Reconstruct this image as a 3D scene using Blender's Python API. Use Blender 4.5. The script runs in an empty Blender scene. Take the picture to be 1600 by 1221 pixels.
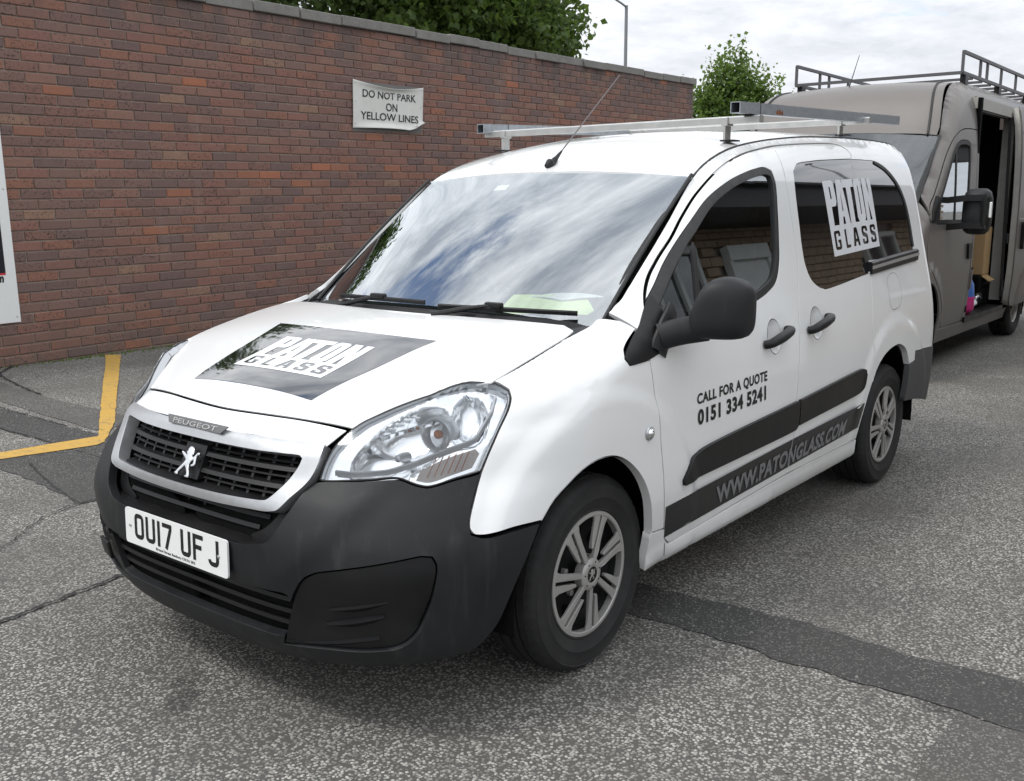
import bpy, bmesh, math, random
import numpy as np
from mathutils import Matrix, Vector
from mathutils.geometry import delaunay_2d_cdt
random.seed(7); rng=np.random.default_rng(11)
SC=bpy.context.scene; COL=SC.collection
# ---------------------------------------------------------------- camera, sky, sun, exposure
def cam_axes(yaw,pit,rol):
    f=np.array([math.cos(yaw)*math.cos(pit),math.sin(yaw)*math.cos(pit),-math.sin(pit)])
    r=np.cross(f,[0,0,1]);r/=np.linalg.norm(r);u=np.cross(r,f)
    return math.cos(rol)*r+math.sin(rol)*u,-math.sin(rol)*r+math.cos(rol)*u,f
CAM_POS=np.array([2.46248514,2.49660174,1.47269173]);CAM_F=1539.1643
CR,CU,CF=cam_axes(math.radians(218.559758),math.radians(10.7957193),math.radians(-0.189070964))
cam=bpy.data.objects.new('camera',bpy.data.cameras.new('camera'));COL.objects.link(cam);SC.camera=cam
cam.data.sensor_width=36;cam.data.lens=36*CAM_F/1600;cam.data.clip_end=2000;cam.data.clip_start=.05
cam.matrix_world=Matrix(((CR[0],CU[0],-CF[0],CAM_POS[0]),(CR[1],CU[1],-CF[1],CAM_POS[1]),(CR[2],CU[2],-CF[2],CAM_POS[2]),(0,0,0,1)))
def to_px(P):
    d=np.atleast_2d(P)-CAM_POS;z=d@CF;return np.stack([800+CAM_F*(d@CR)/z,610.5-CAM_F*(d@CU)/z,z],1)
SUN_EL,SUN_AZ=math.radians(56),math.radians(-28)      # azimuth measured from +x towards +y
W=bpy.data.worlds.new('World');SC.world=W;W.use_nodes=True
nt=W.node_tree;nt.nodes.clear()
def wn(t,**k):
    n=nt.nodes.new(t)
    for a,b in k.items():setattr(n,a,b)
    return n
def wl(a,i,b,j):nt.links.new(a.outputs[i],b.inputs[j])
sky=wn('ShaderNodeTexSky',sky_type='NISHITA',sun_disc=False,sun_elevation=SUN_EL,sun_rotation=math.pi/2-SUN_AZ)
sky.air_density=1;sky.dust_density=1.2
tc=wn('ShaderNodeTexCoord');sx=wn('ShaderNodeSeparateXYZ');wl(tc,'Generated',sx,0)
zz=wn('ShaderNodeMath',operation='ADD');wl(sx,2,zz,0);zz.inputs[1].default_value=.16
zm=wn('ShaderNodeMath',operation='MAXIMUM');wl(zz,0,zm,0);zm.inputs[1].default_value=.05
dv=wn('ShaderNodeVectorMath',operation='DIVIDE');wl(tc,'Generated',dv,0)
cx=wn('ShaderNodeCombineXYZ');[wl(zm,0,cx,i) for i in range(3)];wl(cx,0,dv,1)          # a flat cloud deck
def noise(scale,detail,rough,off,dist=0.):
    m=wn('ShaderNodeMapping');m.inputs['Location'].default_value=off;wl(dv,0,m,0)
    n=wn('ShaderNodeTexNoise');n.inputs['Scale'].default_value=scale;n.inputs['Detail'].default_value=detail;n.inputs['Roughness'].default_value=rough;n.inputs['Distortion'].default_value=dist
    wl(m,0,n,'Vector');return n
CLOUD_OFF=(1.3,9.1,2)
n1=noise(1.35,10,.62,CLOUD_OFF,.2);n2=noise(3.0,10,.64,(7.3,2.2,4),.15)
cov=wn('ShaderNodeValToRGB');wl(n1,'Fac',cov,0);cov.color_ramp.elements[0].position=.325;cov.color_ramp.elements[1].position=.405
shd=wn('ShaderNodeValToRGB');wl(n2,'Fac',shd,0)
e=shd.color_ramp.elements;e[0].position=.36;e[0].color=(5.0,5.4,6.1,1);e[1].position=.63;e[1].color=(13.0,13.2,13.4,1)
zc_=wn('ShaderNodeMath',operation='MAXIMUM');wl(sx,2,zc_,0);zc_.inputs[1].default_value=0.
cie=wn('ShaderNodeMath',operation='MULTIPLY_ADD');wl(zc_,0,cie,0);cie.inputs[1].default_value=.58;cie.inputs[2].default_value=.37   # overcast sky: zenith well over twice the horizon
far=wn('ShaderNodeMapRange');wl(zc_,0,far,'Value');far.inputs['From Min'].default_value=.06;far.inputs['From Max'].default_value=.50;far.inputs['To Min'].default_value=.80;far.inputs['To Max'].default_value=0.
veil=wn('ShaderNodeMix',data_type='RGBA');wl(far,0,veil,0);wl(shd,0,veil,'A');veil.inputs['B'].default_value=(9.9,10.2,10.9,1)   # distant cloud fades into haze
lum=wn('ShaderNodeVectorMath',operation='SCALE');nt.links.new(veil.outputs['Result'],lum.inputs[0]);wl(cie,0,lum,'Scale')
mx=wn('ShaderNodeMix',data_type='RGBA');wl(cov,0,mx,0);wl(sky,0,mx,'A');wl(lum,0,mx,'B')
bg=wn('ShaderNodeBackground');bg.inputs['Strength'].default_value=.14
for l in list(nt.links):pass
nt.links.new(mx.outputs['Result'],bg.inputs['Color'])
wo=wn('ShaderNodeOutputWorld');wl(bg,0,wo,0)
sun=bpy.data.objects.new('sun',bpy.data.lights.new('sun','SUN'));COL.objects.link(sun)
sun.data.energy=1.1;sun.data.angle=math.radians(14);sun.data.color=(1,.96,.90)
sun.rotation_euler=Vector((math.cos(SUN_EL)*math.cos(SUN_AZ),math.cos(SUN_EL)*math.sin(SUN_AZ),math.sin(SUN_EL))).to_track_quat('Z','Y').to_euler()
SC.view_settings.view_transform='Standard';SC.view_settings.look='None';SC.view_settings.exposure=0.58;SC.view_settings.gamma=1;SC.view_settings.use_curve_mapping=False
try:
    SC.cycles.max_bounces=10;SC.cycles.transparent_max_bounces=16;SC.cycles.use_denoising=True
except Exception:pass
# ---------------------------------------------------------------- materials
class M_:
    def __init__(s,name):
        s.m=bpy.data.materials.new(name);s.m.use_nodes=True;s.t=s.m.node_tree;s.b=s.t.nodes['Principled BSDF'];s.o=s.t.nodes['Material Output']
    def n(s,t,**k):
        x=s.t.nodes.new(t)
        for a,b in k.items():setattr(x,a,b)
        return x
    def l(s,a,b):s.t.links.new(a,b)
    def setb(s,**k):
        for a,b in k.items():
            i=s.b.inputs[a.replace('_',' ')];i.default_value=(b if not isinstance(b,tuple) or len(b)==4 else b+(1,))
        return s
    def coord(s,kind='Object'):
        return s.n('ShaderNodeTexCoord').outputs[kind] if kind!='World' else s.n('ShaderNodeNewGeometry').outputs['Position']
    def noise(s,vec,scale,detail=4,rough=.55,dist=0):
        x=s.n('ShaderNodeTexNoise');x.inputs['Scale'].default_value=scale;x.inputs['Detail'].default_value=detail;x.inputs['Roughness'].default_value=rough;x.inputs['Distortion'].default_value=dist
        s.l(vec,x.inputs['Vector']);return x.outputs['Fac']
    def ramp(s,fac,stops,interp='LINEAR'):
        r=s.n('ShaderNodeValToRGB');r.color_ramp.interpolation=interp;e=r.color_ramp.elements
        while len(e)<len(stops):e.new(.5)
        for i,(p,c) in enumerate(stops):
            e[i].position=p;e[i].color=(c,c,c,1) if isinstance(c,(int,float)) else tuple(c)+(1,)
        s.l(fac,r.inputs[0]);return r.outputs[0]
    def mix(s,f,a,b,mode='MIX'):
        x=s.n('ShaderNodeMix',data_type='RGBA',blend_type=mode)
        for i,v in ((0,f),(6,a),(7,b)):
            if isinstance(v,(int,float)):x.inputs[i].default_value=v if i==0 else (v,v,v,1)
            elif isinstance(v,tuple):x.inputs[i].default_value=v if len(v)==4 else v+(1,)
            else:s.l(v,x.inputs[i])
        return x.outputs[2]
    def math(s,op,a,b=0.):
        x=s.n('ShaderNodeMath',operation=op)
        for i,v in ((0,a),(1,b)):
            if isinstance(v,(int,float)):x.inputs[i].default_value=v
            else:s.l(v,x.inputs[i])
        return x.outputs[0]
    def bump(s,h,strength=.3,dist=.01):
        x=s.n('ShaderNodeBump');x.inputs['Strength'].default_value=strength;x.inputs['Distance'].default_value=dist;s.l(h,x.inputs['Height']);s.l(x.outputs[0],s.b.inputs['Normal']);return s
    def col(s,c):s.l(c,s.b.inputs['Base Color']);return s
    def rgh(s,c):s.l(c,s.b.inputs['Roughness']);return s
def simple(name,c,r=.5,metal=0.,coat=0.,spec=.5,var=.12,scale=30,bump=0.,bscale=400):
    m=M_(name);m.setb(Base_Color=c,Roughness=r,Metallic=metal,Coat_Weight=coat,Coat_Roughness=.03);m.b.inputs['Specular IOR Level'].default_value=spec
    v=m.coord();n=m.noise(v,scale,5)
    m.col(m.mix(n,tuple(x*(1-var) for x in c),tuple(min(1,x*(1+var)) for x in c)))
    if r>.2:m.rgh(m.ramp(n,[(.3,max(.02,r*.88)),(.7,min(1,r*1.12))]))
    if bump:m.bump(m.noise(v,bscale,2),bump,.002)
    return m.m
def paint(name,c,dirt,rough=.32,coat=1.):
    m=M_(name);v=m.coord('World');m.setb(Roughness=rough,Coat_Weight=coat,Coat_Roughness=.035)
    n=m.noise(v,2.2,6,.6);sp=m.n('ShaderNodeSeparateXYZ');m.l(v,sp.inputs[0])
    low=m.ramp(sp.outputs[2],[(.25,1.),(.62,0.)])                    # road film thrown up on the lower panels
    k=m.mix(1.,low,m.ramp(n,[(.35,.25),(.7,1.)]),'MULTIPLY')
    base=m.mix(m.ramp(n,[(.4,0.),(.75,.10)]),c,dirt);m.col(m.mix(m.math('MULTIPLY',k,.38),base,dirt))
    m.rgh(m.math('ADD',m.math('MULTIPLY',k,.2),rough));return m.m
def plastic(name,c,rough,bscale=900,streak=True):
    m=M_(name);v=m.coord('World');m.setb(Roughness=rough);m.b.inputs['Specular IOR Level'].default_value=.32
    mp=m.n('ShaderNodeMapping');mp.inputs['Scale'].default_value=(14,14,1.2);m.l(v,mp.inputs[0])
    n=m.noise(mp.outputs[0],1.6,5,.6);a=m.noise(v,5,5)
    cc=m.mix(m.ramp(a,[(.35,0.),(.7,.5)]),c,tuple(x*1.5+.006 for x in c))
    if streak:cc=m.mix(m.ramp(n,[(.56,0.),(.8,.22)]),cc,(.10,.098,.094))
    m.col(cc);m.rgh(m.ramp(a,[(.3,rough*.85),(.7,min(1,rough*1.2))]));m.bump(m.noise(v,bscale,2),.25,.0015);return m.m
MW=paint('white_paint',(.80,.805,.80),(.40,.38,.34))
MBP=plastic('black_textured_plastic',(.011,.012,.0135),.5)
MBP2=plastic('black_smooth_plastic',(.007,.007,.0075),.42,1400,False)
MGP=plastic('grey_faded_plastic',(.06,.06,.062),.6)
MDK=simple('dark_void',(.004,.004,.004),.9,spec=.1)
MRUB=simple('rubber_seal',(.012,.012,.012),.55)
MVIN=simple('gloss_black_vinyl',(.008,.008,.009),.04,coat=1.,spec=.9,var=.05)
MVINT=simple('satin_black_vinyl',(.010,.010,.011),.30,spec=.5)
MLET=simple('silver_vinyl_letters',(.60,.61,.63),.4,spec=.3)
MLETW=simple('white_vinyl_letters',(.72,.74,.76),.35,spec=.4)
MGREY=simple('grey_vinyl_letters',(.16,.16,.165),.4)
MCHR=simple('chrome',(.82,.83,.84),.10,1.,var=.03)
MSAT=simple('satin_silver',(.50,.51,.52),.34,.7,var=.06);MREF=simple('lamp_reflector',(.90,.91,.92),.17,.92,var=.02)
MALU=simple('galvanised_steel',(.42,.45,.48),.42,.85,var=.28,scale=55,bump=.25,bscale=220)
MALU2=simple('mill_aluminium',(.50,.50,.48),.38,.8,var=.2,scale=18)
MALOY=simple('silver_wheel_paint',(.36,.35,.335),.38,.35,var=.1,scale=8)
MWBLK=simple('black_wheel_paint',(.006,.006,.0065),.6,spec=.25)
MPLT=simple('number_plate_white',(.80,.81,.80),.35,var=.03)
MINK=simple('black_ink',(.006,.006,.007),.4)
MPAP=simple('lime_paper',(.74,.90,.36),.7,var=.05,scale=6)
MPAPW=simple('white_paper',(.78,.80,.80),.7,var=.05,scale=6)
MRED=simple('red_print',(.55,.03,.05),.5)
MFIN=simple('fin_plastic',(.010,.010,.011),.8,spec=.12)
MDASH=simple('dashboard_plastic',(.03,.031,.033),.7,bump=.3)
MSEAT=simple('seat_fabric',(.028,.029,.032),.9,bump=.4)
MAMB=simple('amber_lens',(.30,.10,.03),.15)
MRUST=simple('rust',(.22,.07,.03),.9,var=.5,scale=60)
def glass(name,tint,refl_base,refl_gain,ior=1.5,rough=.0):
    """clear sheet: tinted see-through plus a mirror coat that grows towards grazing angles"""
    m=M_(name);t=m.n('ShaderNodeBsdfTransparent');t.inputs[0].default_value=tint+(1,)
    g=m.n('ShaderNodeBsdfGlossy');g.inputs['Roughness'].default_value=rough;g.inputs['Color'].default_value=(.93,.97,1,1)
    f=m.n('ShaderNodeFresnel');f.inputs[0].default_value=ior
    k=m.math('MINIMUM',m.math('ADD',m.math('MULTIPLY',f.outputs[0],refl_gain),refl_base),1.)
    x=m.n('ShaderNodeMixShader');m.l(k,x.inputs[0]);m.l(t.outputs[0],x.inputs[1]);m.l(g.outputs[0],x.inputs[2]);m.l(x.outputs[0],m.o.inputs[0]);return m.m
MGL=glass('windscreen_glass',(.82,.88,.86),.23,1.7)
MGLD=glass('door_glass',(.42,.46,.46),.14,1.9);MGLB=glass('dusty_screen_glass',(.45,.50,.50),.05,1.3)
MLENS=glass('lens_plastic',(.96,.97,.98),.015,.8,rough=.10)
m=M_('privacy_glass');m.setb(Base_Color=(.006,.006,.007),Roughness=.03,Coat_Weight=1.,Coat_Roughness=.02);m.b.inputs['Specular IOR Level'].default_value=.9
m.col(m.mix(m.noise(m.coord('World'),3,3),(.005,.005,.006),(.009,.009,.010)));MPRIV=m.m
# tyre
m=M_('tyre_rubber');v=m.coord();n=m.noise(v,9,6,.6);m.setb(Roughness=.75);m.col(m.mix(m.ramp(n,[(.35,0.),(.75,1.)]),(.007,.007,.0075),(.020,.0195,.019)));m.bump(m.noise(v,160,3),.15,.002);MTYR=m.m
# brick: colour by object and by island, dark burnt pits
m=M_('brick');oi=m.n('ShaderNodeObjectInfo');ge=m.n('ShaderNodeNewGeometry')
r=m.math('FRACT',m.math('ADD',m.math('MULTIPLY',oi.outputs['Random'],5.37),m.math('MULTIPLY',ge.outputs['Random Per Island'],1.0)))
pal=m.ramp(r,[(0,(.118,.076,.064)),(.14,(.132,.080,.066)),(.30,(.100,.074,.068)),(.46,(.136,.092,.074)),(.60,(.112,.082,.074)),(.74,(.140,.082,.060)),(.86,(.086,.070,.068)),(.945,(.150,.112,.084)),(.972,(.170,.088,.056)),(.991,(.205,.095,.055))],'CONSTANT')
v=ge.outputs['Position'];big=m.noise(v,7,5,.6);pit=m.noise(v,58,3,.55,.4);fine=m.noise(v,190,3)
c=m.mix(m.ramp(big,[(.3,0.),(.75,.55)]),pal,m.mix(.5,pal,(.085,.062,.06)))
r2=m.math('FRACT',m.math('MULTIPLY',r,17.3))
c=m.mix(m.math('MULTIPLY',m.ramp(pit,[(.565,0.),(.63,1.)]),m.ramp(r2,[(.15,.2),(.8,1.)])),c,(.020,.017,.018))
c=m.mix(m.ramp(fine,[(.62,0.),(.8,.35)]),c,(.26,.19,.16));sp=m.n('ShaderNodeSeparateXYZ');m.l(v,sp.inputs[0]);mp=m.n('ShaderNodeMapping');mp.inputs['Scale'].default_value=(3.2,3.2,.55);m.l(v,mp.inputs[0]);stn=m.noise(mp.outputs[0],1.,5,.62)
c=m.mix(1.,c,(1.86,1.50,1.38),'MULTIPLY')
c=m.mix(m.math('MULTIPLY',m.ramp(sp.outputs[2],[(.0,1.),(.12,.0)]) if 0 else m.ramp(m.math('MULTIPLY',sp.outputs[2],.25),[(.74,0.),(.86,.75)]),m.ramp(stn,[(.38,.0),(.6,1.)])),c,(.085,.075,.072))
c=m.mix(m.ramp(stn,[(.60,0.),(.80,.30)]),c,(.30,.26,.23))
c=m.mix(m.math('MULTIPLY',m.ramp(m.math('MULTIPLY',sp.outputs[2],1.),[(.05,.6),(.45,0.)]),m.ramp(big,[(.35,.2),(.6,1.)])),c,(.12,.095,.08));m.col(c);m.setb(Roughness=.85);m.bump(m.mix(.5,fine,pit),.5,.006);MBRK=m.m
m=M_('mortar');v=m.coord('World');n=m.noise(v,3,5);f=m.noise(v,120,4);m.col(m.mix(n,(.27,.215,.18),(.40,.34,.29)));m.setb(Roughness=.95);m.bump(f,.6,.004);MMOR=m.m
m=M_('coping_concrete');v=m.coord('World');n=m.noise(v,5,6,.65);f=m.noise(v,70,4,.6);c=m.mix(n,(.13,.125,.115),(.30,.29,.27));c=m.mix(m.ramp(f,[(.55,0.),(.72,.8)]),c,(.05,.05,.042));m.col(c);m.setb(Roughness=.95);m.bump(f,.7,.006);MCOP=m.m
# asphalt with exposed chippings
def asphalt(name,chip_scale,thr,chip_lo,chip_hi,bind,worn):
    m=M_(name);v=m.coord('World')
    wob=m.n('ShaderNodeVectorMath',operation='ADD');ns=m.n('ShaderNodeTexNoise');ns.inputs['Scale'].default_value=chip_scale*1.4;ns.inputs['Detail'].default_value=2;m.l(v,ns.inputs['Vector'])
    sc=m.n('ShaderNodeVectorMath',operation='SCALE');m.l(ns.outputs['Color'],sc.inputs[0]);sc.inputs['Scale'].default_value=.55/chip_scale;m.l(v,wob.inputs[0]);m.l(sc.outputs[0],wob.inputs[1])
    vo=m.n('ShaderNodeTexVoronoi');vo.inputs['Scale'].default_value=chip_scale;m.l(wob.outputs[0],vo.inputs['Vector'])
    sp=m.n('ShaderNodeSeparateColor');m.l(vo.outputs['Color'],sp.inputs[0])
    area=m.noise(v,1.1,6,.6);ar2=m.noise(v,.33,3,.5)
    chip=m.math('MULTIPLY',m.ramp(vo.outputs['Distance'],[(.40,1.),(.60,0.)]),m.ramp(sp.outputs[0],[(thr,0.),(thr+.08,1.)]))
    chip=m.math('MULTIPLY',chip,m.ramp(area,[(.34,worn*.55),(.60,1.)]))
    cc=m.mix(m.ramp(sp.outputs[1],[(.1,0.),(.55,.45),(.95,1.)]),chip_lo,chip_hi)
    fine=m.noise(v,chip_scale*3.5,3,.6);bb=m.mix(fine,tuple(x*.55 for x in bind),tuple(x*1.6 for x in bind))
    c=m.mix(chip,bb,cc)
    st=m.ramp(m.noise(v,2.3,6,.65,.5),[(.60,0.),(.74,.45)]);c=m.mix(st,c,tuple(x*.8 for x in bind))
    c=m.mix(m.ramp(ar2,[(.35,0.),(.65,.22)]),c,(.105,.10,.09))
    br=m.noise(v,.75,5,.6,.3);c=m.mix(m.ramp(br,[(.56,0.),(.72,.42)]),c,(.105,.082,.055))
    oil=m.noise(v,1.7,4,.55,.8);c=m.mix(m.ramp(oil,[(.66,0.),(.74,.55)]),c,(.028,.027,.026))
    m.col(c);m.setb(Roughness=.88);m.b.inputs['Specular IOR Level'].default_value=.3
    m.bump(m.math('ADD',chip,m.math('MULTIPLY',fine,.5)),.55,.006);return m.m
MASP=asphalt('worn_asphalt',104,.12,(.20,.193,.176),(.54,.522,.48),(.084,.081,.075),.70)
MASPD=asphalt('patched_asphalt',135,.42,(.075,.073,.07),(.26,.255,.24),(.046,.045,.044),.35)
MASPM=asphalt('smooth_asphalt',130,.32,(.13,.126,.118),(.38,.37,.345),(.074,.070,.065),.45)
m=M_('yellow_road_paint');v=m.coord('World');n=m.noise(v,9,6,.65);f=m.noise(v,110,3);c=m.mix(n,(.42,.25,.045),(.58,.36,.085));c=m.mix(m.math('MULTIPLY',m.ramp(f,[(.50,0.),(.58,.85)]),m.ramp(n,[(.46,0.),(.66,1.)])),c,(.13,.12,.105))
w=m.n('ShaderNodeTexWave');w.inputs['Scale'].default_value=4;w.inputs['Distortion'].default_value=9;w.inputs['Detail'].default_value=4;m.l(v,w.inputs['Vector']);c=m.mix(m.math('MULTIPLY',m.ramp(w.outputs['Fac'],[(.0,.55),(.06,0.)]),m.ramp(n,[(.45,0.),(.6,1.)])),c,(.07,.055,.035))
m.col(c);m.setb(Roughness=.7);m.bump(f,.4,.003);MYEL=m.m
m=M_('crack_tar');m.setb(Base_Color=(.016,.016,.016),Roughness=.85);m.col(m.mix(m.noise(m.coord('World'),40,3),(.010,.010,.010),(.03,.03,.029)));MCRK=m.m
MMUD=paint('grey_brown_paint',(.142,.129,.119),(.180,.166,.152),.48,.2)
MMUDI=simple('grey_beige_jamb_paint',(.36,.35,.32),.5,var=.25,scale=10)
MCARD=simple('cardboard',(.42,.28,.14),.85)
MPINK=simple('pink_plastic_film',(.62,.03,.22),.3,var=.4,scale=14);MBLUE=simple('blue_plastic_film',(.05,.16,.50),.3,var=.4,scale=14)
MSIGN=simple('weathered_white_sheet',(.66,.66,.62),.5,var=.10,scale=9)
MRACK=simple('grey_rack_paint',(.085,.085,.09),.5,var=.25,scale=12)
MBARK=simple('bark',(.05,.042,.035),.95,var=.4,scale=20,bump=.5,bscale=60)
def leafmat(name,a,b,tr=.35):
    m=M_(name);g=m.n('ShaderNodeNewGeometry');r=g.outputs['Random Per Island'];c=m.mix(r,a,b);n=m.noise(g.outputs['Position'],.9,3);c=m.mix(m.ramp(n,[(.35,0.),(.7,.5)]),c,b)
    m.col(c);m.setb(Roughness=.5);t=m.n('ShaderNodeBsdfTranslucent');m.l(m.mix(.3,c,(.20,.30,.03)),t.inputs[0]);x=m.n('ShaderNodeMixShader');x.inputs[0].default_value=tr;m.l(m.b.outputs[0],x.inputs[1]);m.l(t.outputs[0],x.inputs[2]);m.l(x.outputs[0],m.o.inputs[0]);return m.m
MLF1=leafmat('sycamore_leaf',(.042,.088,.022),(.125,.190,.044),.48);MLF2=leafmat('young_tree_leaf',(.075,.140,.026),(.155,.235,.055),.48);MLF0=leafmat('dark_green_leaf',(.028,.058,.017),(.070,.115,.028),.42)  # one green per tree, darkest for the dense left one
MROOF=simple('brown_roof_tile',(.055,.040,.036),.85,var=.3,scale=6)
MREND=simple('painted_white_wood',(.62,.64,.62),.55,var=.12,scale=5)
MFASC=simple('dark_fascia_board',(.016,.015,.016),.6)
MLAMP=simple('grey_lamp_post',(.22,.23,.24),.5,.3)
# ---------------------------------------------------------------- object helpers
def link(o,parent=None):
    COL.objects.link(o)
    if parent is not None:o.parent=parent
    return o
def mesh(name,V,F,mat,parent=None,N=None,smooth=False):
    me=bpy.data.meshes.new(name);me.from_pydata([tuple(map(float,v)) for v in V],[],[tuple(map(int,f)) for f in F])
    if mat is not None:me.materials.append(mat)
    if smooth or N is not None:me.polygons.foreach_set('use_smooth',[True]*len(me.polygons))
    if N is not None:
        me.normals_split_custom_set_from_vertices([tuple(map(float,n)) for n in N])
    return link(bpy.data.objects.new(name,me),parent)
def thing(name,label,cat,loc=(0,0,0),group=None):
    o=link(bpy.data.objects.new(name,None));o.location=loc;return tag(o,label,cat,group)
def tag(o,label,cat,group=None,kind=None):
    if label:o['label']=label
    if cat:o['category']=cat
    if group:o['group']=group
    if kind:o['kind']=kind
    return o
class MB:
    """collects simple solids into one mesh"""
    def __init__(s):s.V=[];s.F=[]
    def add(s,V,F):
        k=len(s.V);s.V+= [tuple(v) for v in V];s.F+=[tuple(i+k for i in f) for f in F];return s
    def box(s,c,d,R=None,ch=0.):
        x,y,z=[q/2 for q in d]
        if ch<=0:
            V=[(a*x,b*y,g*z) for a in(-1,1) for b in(-1,1) for g in(-1,1)];F=[(0,1,3,2),(4,6,7,5),(0,4,5,1),(2,3,7,6),(0,2,6,4),(1,5,7,3)]
        else:
            bm=bmesh.new();bmesh.ops.create_cube(bm,size=1);bmesh.ops.scale(bm,vec=d,verts=bm.verts);bmesh.ops.bevel(bm,geom=bm.edges[:],offset=ch,segments=2,affect='EDGES',profile=.5)
            V=[v.co[:] for v in bm.verts];F=[[q.index for q in f.verts] for f in bm.faces];bm.free()
        V=np.array(V)
        if R is not None:V=V@np.array(R).T
        return s.add(V+np.array(c),F)
    def tube(s,P,r,n=10,cap=True,prof=None):
        """sweep a circle (or a profile of (side,up) points) along a polyline"""
        P=np.array(P,float);m=len(P);rr=np.broadcast_to(np.asarray(r,float),(m,))
        pr=np.array([(math.cos(2*math.pi*i/n),math.sin(2*math.pi*i/n)) for i in range(n)]) if prof is None else np.array(prof,float)
        n=len(pr);V=[]
        for i in range(m):
            t=P[min(i+1,m-1)]-P[max(i-1,0)];t/=np.linalg.norm(t)+1e-12
            up=np.array([0,0,1.]) if abs(t[2])<.93 else np.array([1.,0,0]);a=np.cross(t,up);a/=np.linalg.norm(a);b=np.cross(a,t)
            V+=[P[i]+(a*u+b*w)*rr[i] for u,w in pr]
        F=[(i*n+j,i*n+(j+1)%n,(i+1)*n+(j+1)%n,(i+1)*n+j) for i in range(m-1) for j in range(n)]
        if cap:F+=[tuple(range(n))[::-1],tuple((m-1)*n+j for j in range(n))]
        return s.add(V,F)
    def lathe(s,prof,n=48,M=None,close=False,seg=None):
        """prof: (r,h) pairs, axis = local z"""
        V=[];k=len(prof);a0,a1=(0,2*math.pi) if seg is None else seg;full=seg is None;m=n if full else n+1
        for i in range(m):
            a=a0+(a1-a0)*i/n
            V+=[(p[0]*math.cos(a),p[0]*math.sin(a),p[1]) for p in prof]
        V=np.array(V)
        if M is not None:V=V@np.array(M)[:3,:3].T+np.array(M)[:3,3]
        F=[];kk=k if close else k-1
        for i in range(n):
            j=(i+1)%m
            for q in range(kk):
                q2=(q+1)%k;F.append((i*k+q,j*k+q,j*k+q2,i*k+q2))
        return s.add(V,F)
    def prism(s,poly,h,M=None,z0=0.):
        """extrude a simple 2-D polygon"""
        n=len(poly);V=[(x,y,z0) for x,y in poly]+[(x,y,z0+h) for x,y in poly];V=np.array(V,float)
        if M is not None:V=V@np.array(M)[:3,:3].T+np.array(M)[:3,3]
        return s.add(V,[tuple(range(n))[::-1],tuple(range(n,2*n))]+[(i,(i+1)%n,n+(i+1)%n,n+i) for i in range(n)])
    def obj(s,name,mat,parent=None,smooth=False,bevel=0.,fix=True):
        o=mesh(name,s.V,s.F,mat,parent)
        bm=bmesh.new();bm.from_mesh(o.data)
        if bevel>0:
            bmesh.ops.remove_doubles(bm,verts=bm.verts,dist=1e-5)
            ed=[e for e in bm.edges if len(e.link_faces)==2 and e.calc_face_angle(0)>.5];bmesh.ops.bevel(bm,geom=ed,offset=bevel,segments=2,affect='EDGES',profile=.5,clamp_overlap=True)
        if fix:bmesh.ops.recalc_face_normals(bm,faces=bm.faces)
        if smooth:
            for f in bm.faces:f.smooth=True
            for e in bm.edges:
                if len(e.link_faces)==2 and e.calc_face_angle(0)>math.radians(38):e.smooth=False
        bm.to_mesh(o.data);bm.free();return o
def frame(o,x,y,z=None):
    """4x4 from origin and two axes"""
    x=np.array(x,float);x/=np.linalg.norm(x);y=np.array(y,float);y-=x*(x@y);y/=np.linalg.norm(y);z=np.cross(x,y)
    M=np.eye(4);M[:3,0],M[:3,1],M[:3,2],M[:3,3]=x,y,z,o;return M
# ---- panels: a region of a shell cut out by an outline
def pip(P,poly):
    x,y=P[:,0],P[:,1];r=np.zeros(len(P),bool);q=np.asarray(poly);j=len(q)-1
    for i in range(len(q)):
        a,b=q[i],q[j];c=((a[1]>y)!=(b[1]>y))
        with np.errstate(divide='ignore',invalid='ignore'):r^=c&(x<(b[0]-a[0])*(y-a[1])/(b[1]-a[1]+1e-15)+a[0])
        j=i
    return r
def area(q):
    q=np.asarray(q);x,y=q.T;return .5*np.sum(x*np.roll(y,-1)-y*np.roll(x,-1))
def smooth_poly(q,step,corner=38):
    q=np.asarray(q,float);n=len(q);d0=q-np.roll(q,1,0);d1=np.roll(q,-1,0)-q
    ang=np.abs(np.degrees(np.arctan2(d0[:,0]*d1[:,1]-d0[:,1]*d1[:,0],(d0*d1).sum(1))));cor=ang>corner;out=[]
    for i in range(n):
        j=(i+1)%n;a,b=q[i],q[j];L=np.linalg.norm(b-a)
        if L<1e-7:continue
        def tang(k):
            if cor[k]:return None
            p,nx=q[k-1],q[(k+1)%n];l0=np.linalg.norm(q[k]-p)+1e-9;l1=np.linalg.norm(nx-q[k])+1e-9
            t=((q[k]-p)/l0*l1+(nx-q[k])/l1*l0)/(l0+l1);return t/(np.linalg.norm(t)+1e-9)
        ta,tb=tang(i),tang(j);e=(b-a)/L;lp=np.linalg.norm(a-q[i-1]);ln=np.linalg.norm(q[(j+1)%n]-b);ta=(e if ta is None else ta)*(L if ta is None else min(L,1.6*lp));tb=(e if tb is None else tb)*(L if tb is None else min(L,1.6*ln))
        m=max(1,int(math.ceil(L/step)))
        for k in range(m):
            t=k/m;out.append((2*t**3-3*t**2+1)*a+(t**3-2*t**2+t)*ta+(-2*t**3+3*t**2)*b+(t**3-t**2)*tb)
    return np.array(out)
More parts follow.
